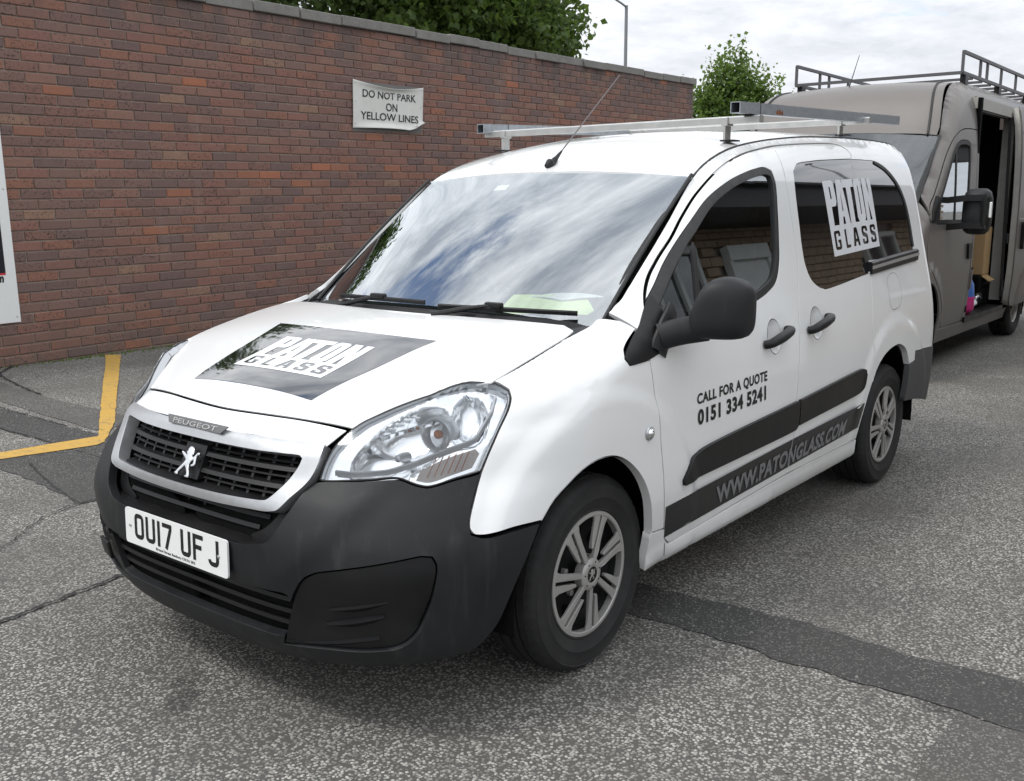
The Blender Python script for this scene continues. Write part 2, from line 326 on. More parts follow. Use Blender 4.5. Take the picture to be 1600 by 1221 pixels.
def inset_poly(q,d):
    q=np.asarray(q);s=np.sign(area(q));e=np.roll(q,-1,0)-q;e/=np.linalg.norm(e,axis=1,keepdims=True)+1e-12
    nrm=np.stack([-e[:,1],e[:,0]],1)*s;a=np.roll(nrm,1,0);v=a+nrm;k=1/np.maximum(.35,(1+(a*nrm).sum(1)));return q+d*v*k[:,None]
def panel(name,outer,mat,parent,B,holes=(),off=0.,res=.035,gap=0.,skirt=.010,disp=None,smooth=True,corner=38,both=False,raw=False):
    """outer / holes: lists of surface parameters. off: metres along the normal. skirt: depth of the turned-in edge."""
    def prep(p,d):
        a=np.array(p,float);u,v=B.met(a[:,0],a[:,1]);q=np.stack([u,v],1)
        if smooth:q=smooth_poly(q,res*.8,corner)
        return inset_poly(q,d) if d else q
    po=prep(outer,gap);ph=[prep(h,-gap) for h in holes]
    rings=[po]+ph;V=np.concatenate(rings);E=[];k=0
    for r in rings:
        E+=[(k+i,k+(i+1)%len(r)) for i in range(len(r))];k+=len(r)
    lo,hi=po.min(0),po.max(0);gx,gy=np.meshgrid(np.arange(lo[0]+res*.5,hi[0],res),np.arange(lo[1]+res*.5,hi[1],res));gx=gx+(np.arange(gx.shape[0])%2)[:,None]*res*.5
    P=np.stack([gx.ravel(),gy.ravel()],1);P=P[pip(P,po)]
    for h in ph:
        if len(P):P=P[~pip(P,h)]
    if len(P):
        dm=np.min(np.hypot(P[:,None,0]-V[None,:,0],P[:,None,1]-V[None,:,1]),axis=1);P=P[dm>res*.5]
    A=np.concatenate([V,P]) if len(P) else V
    r=delaunay_2d_cdt([Vector(p) for p in A],E,[],0,1e-6,False)
    vv=np.array([tuple(p) for p in r[0]]);T=np.array([f for f in r[2] if len(f)==3])
    c=vv[T].mean(1);ok=pip(c,po)
    for h in ph:ok&=~pip(c,h)
    T=T[ok]
    t=vv[T];ar=(t[:,1,0]-t[:,0,0])*(t[:,2,1]-t[:,0,1])-(t[:,1,1]-t[:,0,1])*(t[:,2,0]-t[:,0,0]);T[ar<0]=T[ar<0][:,::-1];T=T[np.abs(ar)>1e-10]
    a,b=B.unm(vv[:,0],vv[:,1]);N=B.N(a,b);X=B.S(a,b)
    o=off if disp is None else off+disp(vv)
    X=X+N*(np.asarray(o).reshape(-1,1) if np.ndim(o) else o)
    if disp is not None:                                             # normals of the displaced sheet
        N2=np.zeros_like(X);f=X[T];fn=np.cross(f[:,1]-f[:,0],f[:,2]-f[:,0])
        for i in range(3):np.add.at(N2,T[:,i],fn)
        N2/=np.linalg.norm(N2,axis=1,keepdims=True)+1e-12;N2*=np.sign((N2*N).sum(1,keepdims=True));NS=N2
    else:NS=N
    f=X[T];fn=np.cross(f[:,1]-f[:,0],f[:,2]-f[:,0]);fl=(fn*N[T[:,0]]).sum(1)<0;T[fl]=T[fl][:,::-1]
    VV=[X];NN=[NS];FF=[tuple(q) for q in T]
    if skirt:
        cnt={}
        for q in T:
            for i in range(3):
                e=(q[i],q[(i+1)%3]);cnt[e]=cnt.get(e,0)+1
        bd=[e for e in cnt if (e[1],e[0]) not in cnt];base=len(X);m={}
        TP=[];BT=[];SN=[]
        ids=sorted({i for e in bd for i in e});m={i:k for k,i in enumerate(ids)};ids=np.array(ids,int)
        sn=np.zeros((len(ids),3))
        for i,j in bd:
            s=np.cross(X[j]-X[i],N[i]);sn[m[i]]+=s;sn[m[j]]+=s
        sn/=np.linalg.norm(sn,axis=1,keepdims=True)+1e-12
        e=min(.0025,skirt*.4);r1=X[ids];r2=X[ids]+sn*e*.0-N[ids]*e;r3=X[ids]-N[ids]*skirt;L=len(ids)
        nn1=sn*.75+N[ids]*.65;nn1/=np.linalg.norm(nn1,axis=1,keepdims=True)
        VV+=[r1,r2,r3];NN+=[nn1,sn,sn]
        for i,j in bd:
            p,q=m[i],m[j];FF+=[(base+q,base+p,base+L+p,base+L+q),(base+L+q,base+L+p,base+2*L+p,base+2*L+q)]
    X=np.concatenate(VV);NN=np.concatenate(NN)
    if raw:return X,FF,NN
    return mesh(name,X,FF,mat,parent,NN)
def bilin(q,x,y):
    q=np.array(q,float);x=np.asarray(x)[...,None];y=np.asarray(y)[...,None];return (1-x)*(1-y)*q[0]+x*(1-y)*q[1]+x*y*q[2]+(1-x)*y*q[3]
def text_tris(s,bold=0.,shear=0.,spacing=1.):
    cu=bpy.data.curves.new('lettering','FONT');cu.body=s;cu.fill_mode='BOTH';cu.offset=bold;cu.shear=shear;cu.space_character=spacing;cu.resolution_u=4;cu.align_x='LEFT'
    o=bpy.data.objects.new('lettering',cu);COL.objects.link(o);dg=bpy.context.evaluated_depsgraph_get();dg.update();me=bpy.data.meshes.new_from_object(o.evaluated_get(dg))
    bm=bmesh.new();bm.from_mesh(me);bmesh.ops.triangulate(bm,faces=bm.faces)
    V=np.array([v.co[:] for v in bm.verts]);F=[[v.index for v in f.verts] for f in bm.faces];bm.free();bpy.data.objects.remove(o);bpy.data.curves.remove(cu);bpy.data.meshes.remove(me);return V,F
def text_on(name,s,quad,B,mat,parent,off=.0025,bold=0.,shear=0.,edge=.03,spacing=1.,mir=1):
    """lettering laid on a shell: quad = parameters of lower left, lower right, upper right, upper left of the capitals"""
    V,F=text_tris(s,bold,shear,spacing);lo,hi=V.min(0),V.max(0)
    cap_lo=0.;cap=hi[1];x=(V[:,0]-lo[0])/(hi[0]-lo[0]);y=(V[:,1]-cap_lo)/(cap-cap_lo)
    ab=bilin(quad,x,y);u,v=B.met(ab[:,0],ab[:,1])
    bm=bmesh.new();vs=[bm.verts.new((p,q,0)) for p,q in zip(u,v)]
    for f in F:
        try:bm.faces.new([vs[i] for i in f])
        except ValueError:pass
    for _ in range(3):
        L=[e for e in bm.edges if e.calc_length()>edge]
        if not L:break
        bmesh.ops.subdivide_edges(bm,edges=L,cuts=1);bmesh.ops.triangulate(bm,faces=bm.faces)
    bm.verts.index_update();P=np.array([q.co[:] for q in bm.verts]);F=[[q.index for q in f.verts] for f in bm.faces];bm.free()
    a,b=B.unm(P[:,0],P[:,1]);a=a*mir;N=B.N(a,b);X=B.S(a,b)+N*off;F=np.array(F)
    f=X[F];fn=np.cross(f[:,1]-f[:,0],f[:,2]-f[:,0]);fl=(fn*N[F[:,0]]).sum(1)<0;F[fl]=F[fl][:,::-1]
    return mesh(name,X,F,mat,parent,N)
def flat_text(name,s,M,width,height,mat,parent,bold=0.,shear=0.):
    V,F=text_tris(s,bold,shear);lo,hi=V.min(0),V.max(0);V=np.stack([(V[:,0]-lo[0])/(hi[0]-lo[0])*width,V[:,1]/hi[1]*height,V[:,0]*0],1);return mesh(name,V@M[:3,:3].T+M[:3,3],F,mat,parent)
def tab(pts,n=400):
    a=np.array(pts,float)
    if a[0,0]>a[-1,0]:a=a[::-1]
    X=np.linspace(a[0,0],a[-1,0],n);x,y=a[:,0],a[:,1];h=np.diff(x);d=np.diff(y)/h;m=np.zeros(len(x))
    for i in range(1,len(x)-1):
        if d[i-1]*d[i]>0:
            w1=2*h[i]+h[i-1];w2=h[i]+2*h[i-1];m[i]=(w1+w2)/(w1/d[i-1]+w2/d[i])
    m[0]=d[0];m[-1]=d[-1]
    i=np.clip(np.searchsorted(x,X)-1,0,len(x)-2);t=(X-x[i])/h[i]
    Y=(2*t**3-3*t**2+1)*y[i]+(t**3-2*t**2+t)*h[i]*m[i]+(-2*t**3+3*t**2)*y[i+1]+(t**3-t**2)*h[i]*m[i+1]
    return lambda q:np.interp(q,X,Y)
def densify(P,n):
    P=np.asarray(P,float);d=np.r_[0,np.cumsum(np.linalg.norm(np.diff(P,axis=0),axis=1))]
    s=np.linspace(0,d[-1],n);return np.stack([np.interp(s,d,P[:,k]) for k in range(P.shape[1])],1)
class Body:
    """Shell of a van. Side and nose: point S(t,z), t in 0..1 round the front corner, then x=-(t-1) along the side."""
    def __init__(s,W,XC,NN,XR,RF,E,RR,flares=(),rear_n=3.2,off=(0,0,0),fade=.5):
        s.W,s.XC,s.NN,s.XR,s.RF,s.RR,s.fl,s.rn,s.off=tab(W),tab(XC),tab(NN),tab(XR),RF,np.array(RR).T,flares,rear_n,np.array(off,float)
        e=densify(E,700);k=np.hanning(71);k/=k.sum()
        p=np.pad(e,((35,35),(0,0)),mode='reflect',reflect_type='odd');s.E=np.stack([np.convolve(p[:,i],k,'valid') for i in range(3)],1)
        xe,ye,ze=s.E.T;n=s.NN(ze)
        yb=np.where(xe>0,s.W(ze)*np.clip(1-(np.clip(xe,0,None)/s.XC(ze))**n,.01,1)**(1/n),s.W(ze))
        rr=np.clip((-xe-RF)/(s.XR(ze)-RF),0,.999);yb=np.where(xe<-RF,s.W(ze)*(1-rr**rear_n)**(1/rear_n),yb)
        s.A=np.clip(yb-ye,0,None)*np.clip((fade-xe)/.15,0,1)
        a=np.linspace(0,1,200);q=s.S(a,a*0+.5);s._a,s._l=a,np.r_[0,np.cumsum(np.linalg.norm(np.diff(q,axis=0),axis=1))]
    def roll(s,x,z):
        sh=x.shape;x=x.ravel();z=z.ravel();out=np.zeros(len(x))
        for i in range(0,len(x),20000):
            d=(x[i:i+20000,None]-s.E[None,:,0])**2+(z[i:i+20000,None]-s.E[None,:,2])**2
            j=d.argmin(1);d=np.sqrt(d[np.arange(len(j)),j]);k=np.clip(j,1,len(s.E)-2);T=s.E[k+1]-s.E[k-1]
            d*=np.where(T[:,0]*(z[i:i+20000]-s.E[j,2])-T[:,2]*(x[i:i+20000]-s.E[j,0])<0,-1,1)   # signed: negative beyond the edge
            out[i:i+20000]=s.A[j]*np.clip(1-d/np.interp(x[i:i+20000],s.RR[0],s.RR[1]),0,1.5)**2.2
        return out.reshape(sh)
    def S(s,t,z):
        t,z=np.broadcast_arrays(np.asarray(t,float),np.asarray(z,float));sg=np.where(t<0,-1.,1.);t=np.abs(t)
        W=s.W(z);f=np.clip(t,0,1)*np.pi/2;n=s.NN(z);c,q=np.abs(np.cos(f)),np.abs(np.sin(f));r=(c**n+q**n)**(-1/n)
        x=np.where(t<=1,s.XC(z)*r*c,-(t-1));y=np.where(t<=1,W*r*q,W)
        g=np.clip(t-1-s.RF,0,1)*np.pi/2;c,q=np.abs(np.cos(g)),np.abs(np.sin(g));r=(c**s.rn+q**s.rn)**(-1/s.rn);re=t>1+s.RF
        x=np.where(re,-s.RF-(s.XR(z)-s.RF)*r*q,x);y=np.where(re,W*r*c,y)
        y=y-s.roll(np.array(x),np.array(z))
        for cx,cz,r0,r1,a in s.fl:
            w=np.clip((r1-np.hypot(x-cx,z-cz))/.068,0,1);y=y+a*w*w*(3-2*w)*np.clip((z-.3)/.2,0,1)
        return np.stack([x,y*sg,z],-1)+s.off
    def tx(s,x,z):
        """t at which the shell has this x (front quarter)"""
        if x<=0:return 1-x
        a=np.linspace(0,1,400);return float(np.interp(x,s.S(a,a*0+z)[::-1,0]-s.off[0],a[::-1]))
    def met(s,a,b):
        a=np.asarray(a,float);q=np.abs(a);return np.sign(a)*np.where(q<1,np.interp(q,s._a,s._l),s._l[-1]+q-1),np.asarray(b,float)
    def unm(s,u,v):
        u=np.asarray(u,float);q=np.abs(u);return np.sign(u)*np.where(q<s._l[-1],np.interp(q,s._l,s._a),1+q-s._l[-1]),np.asarray(v,float)
    def N(s,t,z,e=2e-3):
        a=s.S(t+e,z)-s.S(t-e,z);b=s.S(t,z+e)-s.S(t,z-e);n=np.cross(a,b);n/=np.linalg.norm(n,axis=-1,keepdims=True)+1e-12
        r=(s.S(t,z)-s.off-np.array([-1.4,0,.8]))*np.array([.35,1,.6]);g=np.sign((n*r).sum(-1,keepdims=True));return n*np.where(g==0,1,g)
class Patch:
    """A height field or ruled patch f(a,b) with scale factors to metres and an outward hint."""
    def __init__(s,f,sa=1,sb=1,up=(0,0,1)):s.S,s.sa,s.sb,s.up=f,sa,sb,np.array(up,float)
    def met(s,a,b):return np.asarray(a,float)*s.sa,np.asarray(b,float)*s.sb
    def unm(s,u,v):return np.asarray(u,float)/s.sa,np.asarray(v,float)/s.sb
    def N(s,a,b,e=2e-3):
        p=s.S(a+e,b)-s.S(a-e,b);q=s.S(a,b+e)-s.S(a,b-e);n=np.cross(p,q);n/=np.linalg.norm(n,axis=-1,keepdims=True)+1e-12
        g=np.sign((n*s.up).sum(-1,keepdims=True));return n*np.where(g==0,1,g)
# ---- the small white van
VAN=Body(W=[(.15,.84),(.20,.852),(.25,.868),(.32,.885),(.45,.898),(.60,.904),(.75,.903),(.88,.893),(1.0,.873),(1.1,.850),(1.25,.815),(1.4,.781),(1.55,.745),(1.66,.712),(1.74,.685),(1.82,.65)],
 XC=[(.15,.82),(.18,.835),(.24,.86),(.32,.88),(.42,.897),(.5,.905),(.58,.90),(.65,.885),(.735,.848),(.80,.818),(.823,.806),(.868,.7745),(.92,.737),(.964,.70),(1.0,.66),(1.1,.5),(1.8,.1)],
 NN=[(.15,3.3),(.22,3.4),(.34,3.7),(.55,3.5),(.65,3.0),(.735,2.6),(.823,2.45),(.868,2.3),(.964,2.2),(1.8,2.2)],
 XR=[(.15,3.56),(.25,3.60),(.5,3.64),(.7,3.63),(1.0,3.63),(1.3,3.615),(1.5,3.59),(1.65,3.555),(1.74,3.53),(1.85,3.46)],RF=3.30,
 E=[(.80,.30,.80),(.73,.466,.823),(.655,.50,.868),(.5,.645,.925),(.36,.75,.976),(.2,.748,1.015),(.05,.74,1.05),(-.08,.725,1.075),(-.2,.725,1.092),(-.279,.725,1.108),(-.45,.715,1.232),(-.6,.705,1.343),(-.75,.69,1.452),(-.91,.669,1.569),(-1.0,.66,1.612),(-1.15,.65,1.660),(-1.3,.642,1.695),(-1.6,.638,1.735),(-2.0,.635,1.768),(-2.5,.632,1.788),(-3.0,.628,1.795),(-3.25,.622,1.792),(-3.4,.615,1.78),(-3.5,.60,1.76)],
 RR=[(-3.4,.16),(-1.2,.15),(-.8,.11),(-.3,.11),(0,.16),(.4,.10)],flares=[(0,.315,.36,.622,.014),(-2.728,.315,.36,.60,.011)])
_hc=tab([(-.35,1.12),(-.06,1.096),(.0,1.087),(.19,1.052),(.4,.99),(.63,.922),(.75,.856),(.80,.823),(.84,.788),(.9,.74)])
_xe,_ye,_ze=VAN.E[::-1].T
def hood(x,y):
    m=_xe>-.28;ye=np.interp(np.minimum(x,.8),_xe[m],_ye[m]);ze=np.interp(np.minimum(x,.8),_xe[m],_ze[m]);zc=_hc(x)
    y6,z6,c6=np.interp(.655,_xe[m],_ye[m]),np.interp(.655,_xe[m],_ze[m]),_hc(.655)
    ye=np.where(x>.655,y6,ye);ze=np.where(x>.655,z6-(c6-zc),ze)
    return zc-(zc-ze)*np.minimum(np.abs(y)/ye,1.15)**2.4
def _hd(x,y):
    x,y=np.broadcast_arrays(np.asarray(x,float),np.asarray(y,float));return np.stack([x,y,hood(x,y)],-1)
HOOD=Patch(_hd)
def _gl(u,v):
    u,v=np.broadcast_arrays(np.asarray(u,float),np.asarray(v,float))
    bx=-.045-.20*np.abs(u)**2.2;bz=1.088-.026*u*u;tx=-.86-.052*u*u;tz=1.592-.022*u*u
    return np.stack([bx+(tx-bx)*v,u*(.705-.036*v),bz+(tz-bz)*v+.022*np.sin(np.pi*np.clip(v,0,1))*(1-.3*u*u)],-1)
SCREEN=Patch(_gl,.7,.93,(.6,0,.8))
_rc=tab([(-.80,1.565),(-.86,1.592),(-1.0,1.648),(-1.15,1.705),(-1.3,1.746),(-1.6,1.79),(-2.0,1.816),(-2.5,1.832),(-3.0,1.835),(-3.25,1.828),(-3.4,1.815),(-3.5,1.80),(-3.6,1.74)])
def _rf(x,y):
    x,y=np.broadcast_arrays(np.asarray(x,float),np.asarray(y,float));m=_xe<=-.80
    ye=np.interp(x,_xe[m],_ye[m]);ze=np.interp(x,_xe[m],_ze[m]);zc=_rc(x)
    return np.stack([x,y,zc-(zc-ze)*np.minimum(np.abs(y)/ye,1.1)**2.3],-1)
ROOF=Patch(_rf)
# ---- the big grey-brown van
BX,BY=-6.1,-.955
BIG=Body(W=[(.2,.97),(.3,.99),(.5,1.01),(.9,1.03),(1.3,1.03),(1.7,1.02),(2.1,.995),(2.3,.965),(2.44,.92),(2.54,.84),(2.62,.7)],
 XC=[(.2,.93),(.5,.98),(.8,.96),(1.0,.88),(1.2,.7),(1.5,.5),(2.6,.3)],NN=[(.2,3.2),(.6,3.2),(1.0,2.6),(1.3,2.3),(2.6,2.3)],
 XR=[(.2,4.5),(2.0,4.5),(2.6,4.4)],RF=4.2,
 E=[(.85,.3,1.02),(.75,.6,1.04),(.55,.78,1.10),(.3,.88,1.20),(.15,.905,1.30),(-.1,.91,1.56),(-.3,.91,1.77),(-.52,.90,2.02),(-.62,.87,2.14),(-.8,.83,2.34),(-1.0,.80,2.48),(-1.2,.785,2.545),(-1.6,.78,2.565),(-2.5,.78,2.57),(-4.0,.78,2.565),(-4.4,.77,2.53)],
 RR=[(-4.4,.22),(-1.2,.22),(-.7,.16),(-.4,.15),(.1,.15),(.5,.15)],flares=[(0,.345,.4,.62,.02),(-3.5,.345,.4,.55,.02)],off=(BX,BY,0),fade=.6)
_bxe,_bye,_bze=BIG.E[::-1].T
def _bh(x,y):
    x,y=np.broadcast_arrays(np.asarray(x,float),np.asarray(y,float));m=_bxe>.05
    ye=np.interp(x,_bxe[m],_bye[m]);ze=np.interp(x,_bxe[m],_bze[m]);return np.stack([x+BX,y+BY,ze+.05*(1-np.minimum(np.abs(y)/ye,1)**2)],-1)
BHOOD=Patch(_bh)
def _bg(u,v):
    u,v=np.broadcast_arrays(np.asarray(u,float),np.asarray(v,float))
    bx=.42-.27*np.abs(u)**2.2;bz=1.24+.06*u*u;tx=-.40-.12*u*u;tz=2.075-.055*u*u
    return np.stack([bx+(tx-bx)*v+BX,u*(.905-.005*v)+BY,bz+(tz-bz)*v+.03*np.sin(np.pi*np.clip(v,0,1))],-1)
BSCREEN=Patch(_bg,.9,1.2,(.7,0,.7))
# front cap and roof in one sheet: a = distance back from the screen top, b = -1..1 across
_cx=tab([(0,-.40),(.15,-.49),(.35,-.63),(.5,-.76),(.65,-.92),(.85,-1.13),(1.3,-1.58),(4.2,-4.44)]);_cz=tab([(0,2.085),(.15,2.21),(.35,2.385),(.5,2.475),(.65,2.53),(.85,2.56),(1.3,2.585),(4.2,2.59)])
def _br(a,b):
    a,b=np.broadcast_arrays(np.asarray(a,float),np.asarray(b,float));x=_cx(a)-.12*b*b*np.clip(1-a/.9,0,1);z=_cz(a)-.035*b*b-.02*b*b*np.clip(1-a/.4,0,1)
    y=np.interp(x,_bxe,_bye);return np.stack([x+BX,b*y+BY,z],-1)
BROOF=Patch(_br,1,.85)
# plain glass surfaces that do not follow the rolled roof edge
def flat_side(B):return lambda sg:Patch(lambda t,z:np.stack(np.broadcast_arrays(-(np.abs(np.asarray(t,float))-1),sg*B.W(np.asarray(z,float)),np.asarray(z,float)),-1)+B.off,1,1,(0,sg,.1))
VGLASS,BGLASS=flat_side(VAN),flat_side(BIG)
WALL_O=(-1.602,-6.711,0.);COURSE=.0943;BLEN=.303;NCOURSE=37;WALL_END=13.44
NOTICE=[(4.492,2.315),(5.757,2.31),(5.782,2.885),(4.528,2.90)];POSTER=(.20,.405,2.9)
# ================================================================ ground
def sheet_poly(name,pts,z,mat,label=None,sub=0.,kind='structure',rag=0.,parent=None):
    """a flat sheet with a slightly ragged edge"""
    q=np.array(pts,float)
    if rag:
        r=[]
        for i in range(len(q)):
            a,b=q[i],q[(i+1)%len(q)];L=np.linalg.norm(b-a);m=max(1,int(L/.06));nn=np.array([-(b-a)[1],(b-a)[0]])/(L+1e-9)
            for k in range(m):
                r.append(a+(b-a)*k/m+nn*(rag*rng.normal()*.5 if k else 0))
        q=np.array(r)
    T=delaunay_2d_cdt([Vector(p) for p in q],[(i,(i+1)%len(q)) for i in range(len(q))],[],0,1e-6,False)
    V=[(p[0],p[1],z) for p in T[0]];F=[f for f in T[2] if pip(np.mean([V[i][:2] for i in f],axis=0)[None],q)[0]]
    o=mesh(name,V,F,mat,parent)
    bm=bmesh.new();bm.from_mesh(o.data)
    for f in bm.faces:
        if f.normal.z<0:f.normal_flip()
    bm.to_mesh(o.data);bm.free()
    if kind:o['kind']=kind
    if label:o['label']=label
    return o
g=mesh('ground',[(-500,-500,0),(500,-500,0),(500,500,0),(-500,500,0)],[(0,1,2,3)],MASP);tag(g,'grey worn asphalt of the parking yard',None,None,'structure')
gp=lambda px:px
sheet_poly('trench_patch',[(-.735,-6.62),(-.42,-6.62),(-.43,-3.0),(-.44,0.),(-.435,.72),(-.443,1.15),(-.428,1.5),(-.428,4.5),(-.735,4.5),(-.728,1.75),(-.74,1.4),(-.745,1.05),(-.70,.72),(-.72,0.),(-.74,-3.5)],.004,MASPD,'dark reinstated trench strip running under the white van',rag=.022)
sheet_poly('corner_patch',[(-.424,1.862),(-.15,1.845),(.02,1.87),(.9,1.80),(2.2,1.9),(2.2,4.5),(-.424,4.5)],.004,MASPM,'smoother asphalt patch at the lower right corner',rag=.014)
sheet_poly('old_patch',[(-1.31,-6.62),(-.86,-6.62),(-.85,-5.12),(-.79,-3.62),(-1.15,-3.62),(-1.15,-5.1)],.004,MASPM,'older asphalt strip beside the yellow line',rag=.01)
sheet_poly('old_patch',[(-.42,-3.25),(.05,-3.4),(.06,-2.6),(.11,-2.13),(-.10,-2.12),(-.42,-2.4)],.004,MASPD,'small dark patch between the yellow line and the bumper',rag=.012)
YL='faded yellow parking line turning a corner near the wall'
sheet_poly('yellow_line',[(-2.575,-6.665),(-2.67,-6.545),(-1.75,-5.01),(-.98,-3.72),(-.647,-3.255),(-.571,-3.215),(-.35,-3.262),(-.04,-3.335),(1.6,-3.70),(1.55,-3.87),(-.115,-3.50),(-.70,-3.43),(-1.60,-4.98),(-2.10,-5.83)],.008,MYEL,YL,rag=.005)
def crack(pts,w,label):
    p=densify(np.array(pts,float),60);p=p+rng.normal(size=p.shape)*.006;d=np.gradient(p,axis=0);d/=np.linalg.norm(d,axis=1,keepdims=True);n=np.stack([-d[:,1],d[:,0]],1)*(w*rng.uniform(.4,1.3,(60,1)))
    a,b=p+n,p-n;V=[(q[0],q[1],.0085) for q in a]+[(q[0],q[1],.0085) for q in b];o=mesh('crack',V,[(i,i+1,61+i,60+i) for i in range(59)],MCRK);o['kind']='structure';o['label']=label
    bm=bmesh.new();bm.from_mesh(o.data)
    for f in bm.faces:
        if f.normal.z<0:f.normal_flip()
    bm.to_mesh(o.data);bm.free()
crack([(.80,-1.70),(.61,-1.81),(.48,-1.94),(.36,-2.05),(.24,-2.108),(.135,-2.139),(-.3,-2.18)],.0045,'crack crossing the asphalt left of the bumper')
crack([(.45,-1.08),(.75,-1.04),(1.1,-.98),(1.5,-.95)],.009,'dark seam in the asphalt left of the bumper')
crack([(-1.91,-7.0),(-1.40,-6.35),(-1.246,-5.65),(-1.16,-5.12)],.012,'dark open joint near the wall')
crack([(-.74,-4.9),(-.735,-4.6),(-.73,-3.9)],.005,'crack along the trench edge')
crack([(-.42,-4.3),(-.425,-3.9),(-.43,-3.5)],.005,'crack along the trench edge')
crack([(-.1,-3.1),(.03,-2.6),(.12,-2.14)],.004,'crack along the small dark patch')
# ================================================================ brick wall
WN=np.array([.019,-1.,0.]);WN/=np.linalg.norm(WN);WD=np.array([-.99982,-.019,.0]);WD/=np.linalg.norm(WD)
TILT=math.radians(.80);WU=WD*math.cos(TILT)+np.array([0,0,math.sin(TILT)]);WV=-WD*math.sin(TILT)+np.array([0,0,math.cos(TILT)])
WO=np.array(WALL_O);WOUT=-WN                                                # wall face normal, towards the yard
WM=np.eye(4);WM[:3,0],WM[:3,1],WM[:3,2],WM[:3,3]=WU,WV,WOUT,WO
wall=thing('brick_wall','long brown and purple brick wall with a flat concrete coping, behind the white van','wall')
wall.matrix_world=Matrix(WM.tolist())
CP,CL=COURSE,BLEN
U0,U1=-2.1,WALL_END;NC=NCOURSE
MB().box(((U0+U1)/2,(NC*CP)/2-.3,-.165),(U1-U0-.006,NC*CP+.6,.31)).obj('mortar_core',MMOR,wall)
def brick_mesh(l,h,dp,seed):
    r=random.Random(seed);c=.006;j=lambda s:r.uniform(-s,s)
    V=[]
    for z,e in ((-dp,0.),(-c,0.),(0,c)):
        for x,y in ((-l/2+e,-h/2+e),(l/2-e,-h/2+e),(l/2-e,h/2-e),(-l/2+e,h/2-e)):V.append((x+j(.0018),y+j(.0018),z+j(.0012) if z==0 else z))
    F=[(8,9,10,11)]+[(4+i,4+(i+1)%4,8+(i+1)%4,8+i) for i in range(4)]+[(i,(i+1)%4,4+(i+1)%4,4+i) for i in range(4)]
    return V,F
bricks=[];MJ=.012
rb=random.Random(5)
for k in range(-2,NC):
    off=(.5 if k%2 else 0)*CL+rb.uniform(-.012,.012);u=U0-off
    while u<U1-.02:
        l=CL
        a,b=max(u,U0),min(u+l,U1)
        if b-a>.05:bricks.append(((a+b)/2,(k+.5)*CP,b-a-MJ))
        u+=l
BV=[(560,1300),(300,640),(235,600),(330,545),(450,455),(560,380),(690,268),(770,238),(1090,206),(1090,1300)]
cand=[]
for i,(u,v,l) in enumerate(bricks):
    P=WO+WU*u+WV*v;q=to_px(P)[0];ok=-15<q[0]<1615 and -12<q[1]<1230 and v>0 and not pip(q[None,:2],np.array(BV))[0]
    cand.append((CAM_F*CL/q[2] if ok else 0,i))
near={i for s,i in sorted(cand,reverse=True)[:300] if s>0}
protos=[]
for s in range(6):
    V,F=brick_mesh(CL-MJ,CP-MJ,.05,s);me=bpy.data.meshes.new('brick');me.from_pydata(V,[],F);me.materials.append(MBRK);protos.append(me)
rest=MB()
for i,(u,v,l) in enumerate(bricks):
    dz=.0045+rb.uniform(-.002,.002)
    if i in near and abs(l-(CL-MJ))<.004:
        o=link(bpy.data.objects.new('brick',protos[rb.randrange(6)]),wall);o.location=(u,v,dz);o.rotation_euler=(0,0,rb.uniform(-.004,.004))
    else:
        V,F=brick_mesh(l,CP-MJ,.05,i);rest.add(np.array(V)+np.array([u,v,dz]),F)
# end face of the wall: headers and closers
for k in range(0,NC):
    for w0 in ((-.13,),(-.24,-.075))[k%2]:
        V,F=brick_mesh(.15 if k%2==0 else .12,CP-MJ,.05,k);V=np.array(V);V=np.stack([V[:,2],V[:,1],-V[:,0]],1);rest.add(V+np.array([U1+.006,(k+.5)*CP,w0-.02]),F)
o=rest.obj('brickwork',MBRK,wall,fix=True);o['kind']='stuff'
u=U0;i=0
while u<U1+.04:
    l=min(rb.uniform(.62,.68),U1+.04-u);l=max(l,.12)
    c=MB().box((u+l/2,NC*CP+.058+rb.uniform(-.003,.003),-.16),(l-.010,.112,.40+rb.uniform(-.006,.006)),ch=.009).obj('coping_stone',MCOP,wall,False)
    c.rotation_euler=(rb.uniform(-.006,.006),0,rb.uniform(-.002,.002));u+=l;i+=1
# ---- notice on the wall: a curling white sheet
def wall_pt(u,v,o=0.):return WO+WU*u+WV*v+WOUT*o
NQ=np.array(NOTICE)                                                        # (u,v) of lower left, lower right, upper right, upper left
def notice(a,b):
    a,b=np.broadcast_arrays(np.asarray(a,float),np.asarray(b,float));q=bilin(NQ,a,b);k=np.clip((a-.76)/.24+(.24-b)/.24-1.0,0,1);q=q+(np.array([-.17,.10])*(k**1.2)[...,None])
    sag=-.075*np.sin(np.pi*np.clip(a*.95+.02,0,1))**1.0*np.clip((b-.70)/.30,0,1)**1.6
    low=.020*np.sin(np.pi*a)*np.clip((.25-b)/.25,0,1)
    k=np.clip((a-.76)/.24+(.24-b)/.24-1.0,0,1);o=.024+.045*np.sin(np.pi*np.clip(a,0,1))*np.clip((b-.80)/.2,0,1)**2+.05*np.sin(np.pi*np.clip(a*1.05,0,1))*np.clip((.14-b)/.14,0,1)**1.5+.10*np.sin(np.pi*np.clip(k,0,1)*.9)+.004*np.sin(9*a+2)*np.sin(5*b)
    return WO+WU*q[...,0,None]+WV*(q[...,1]+sag+low)[...,None]+WOUT*o[...,None]
NP=Patch(notice,1.0,.53,tuple(WOUT))
a,b=np.meshgrid(np.linspace(0,1,41),np.linspace(0,1,33),indexing='ij');P=notice(a,b).reshape(-1,3);n=33
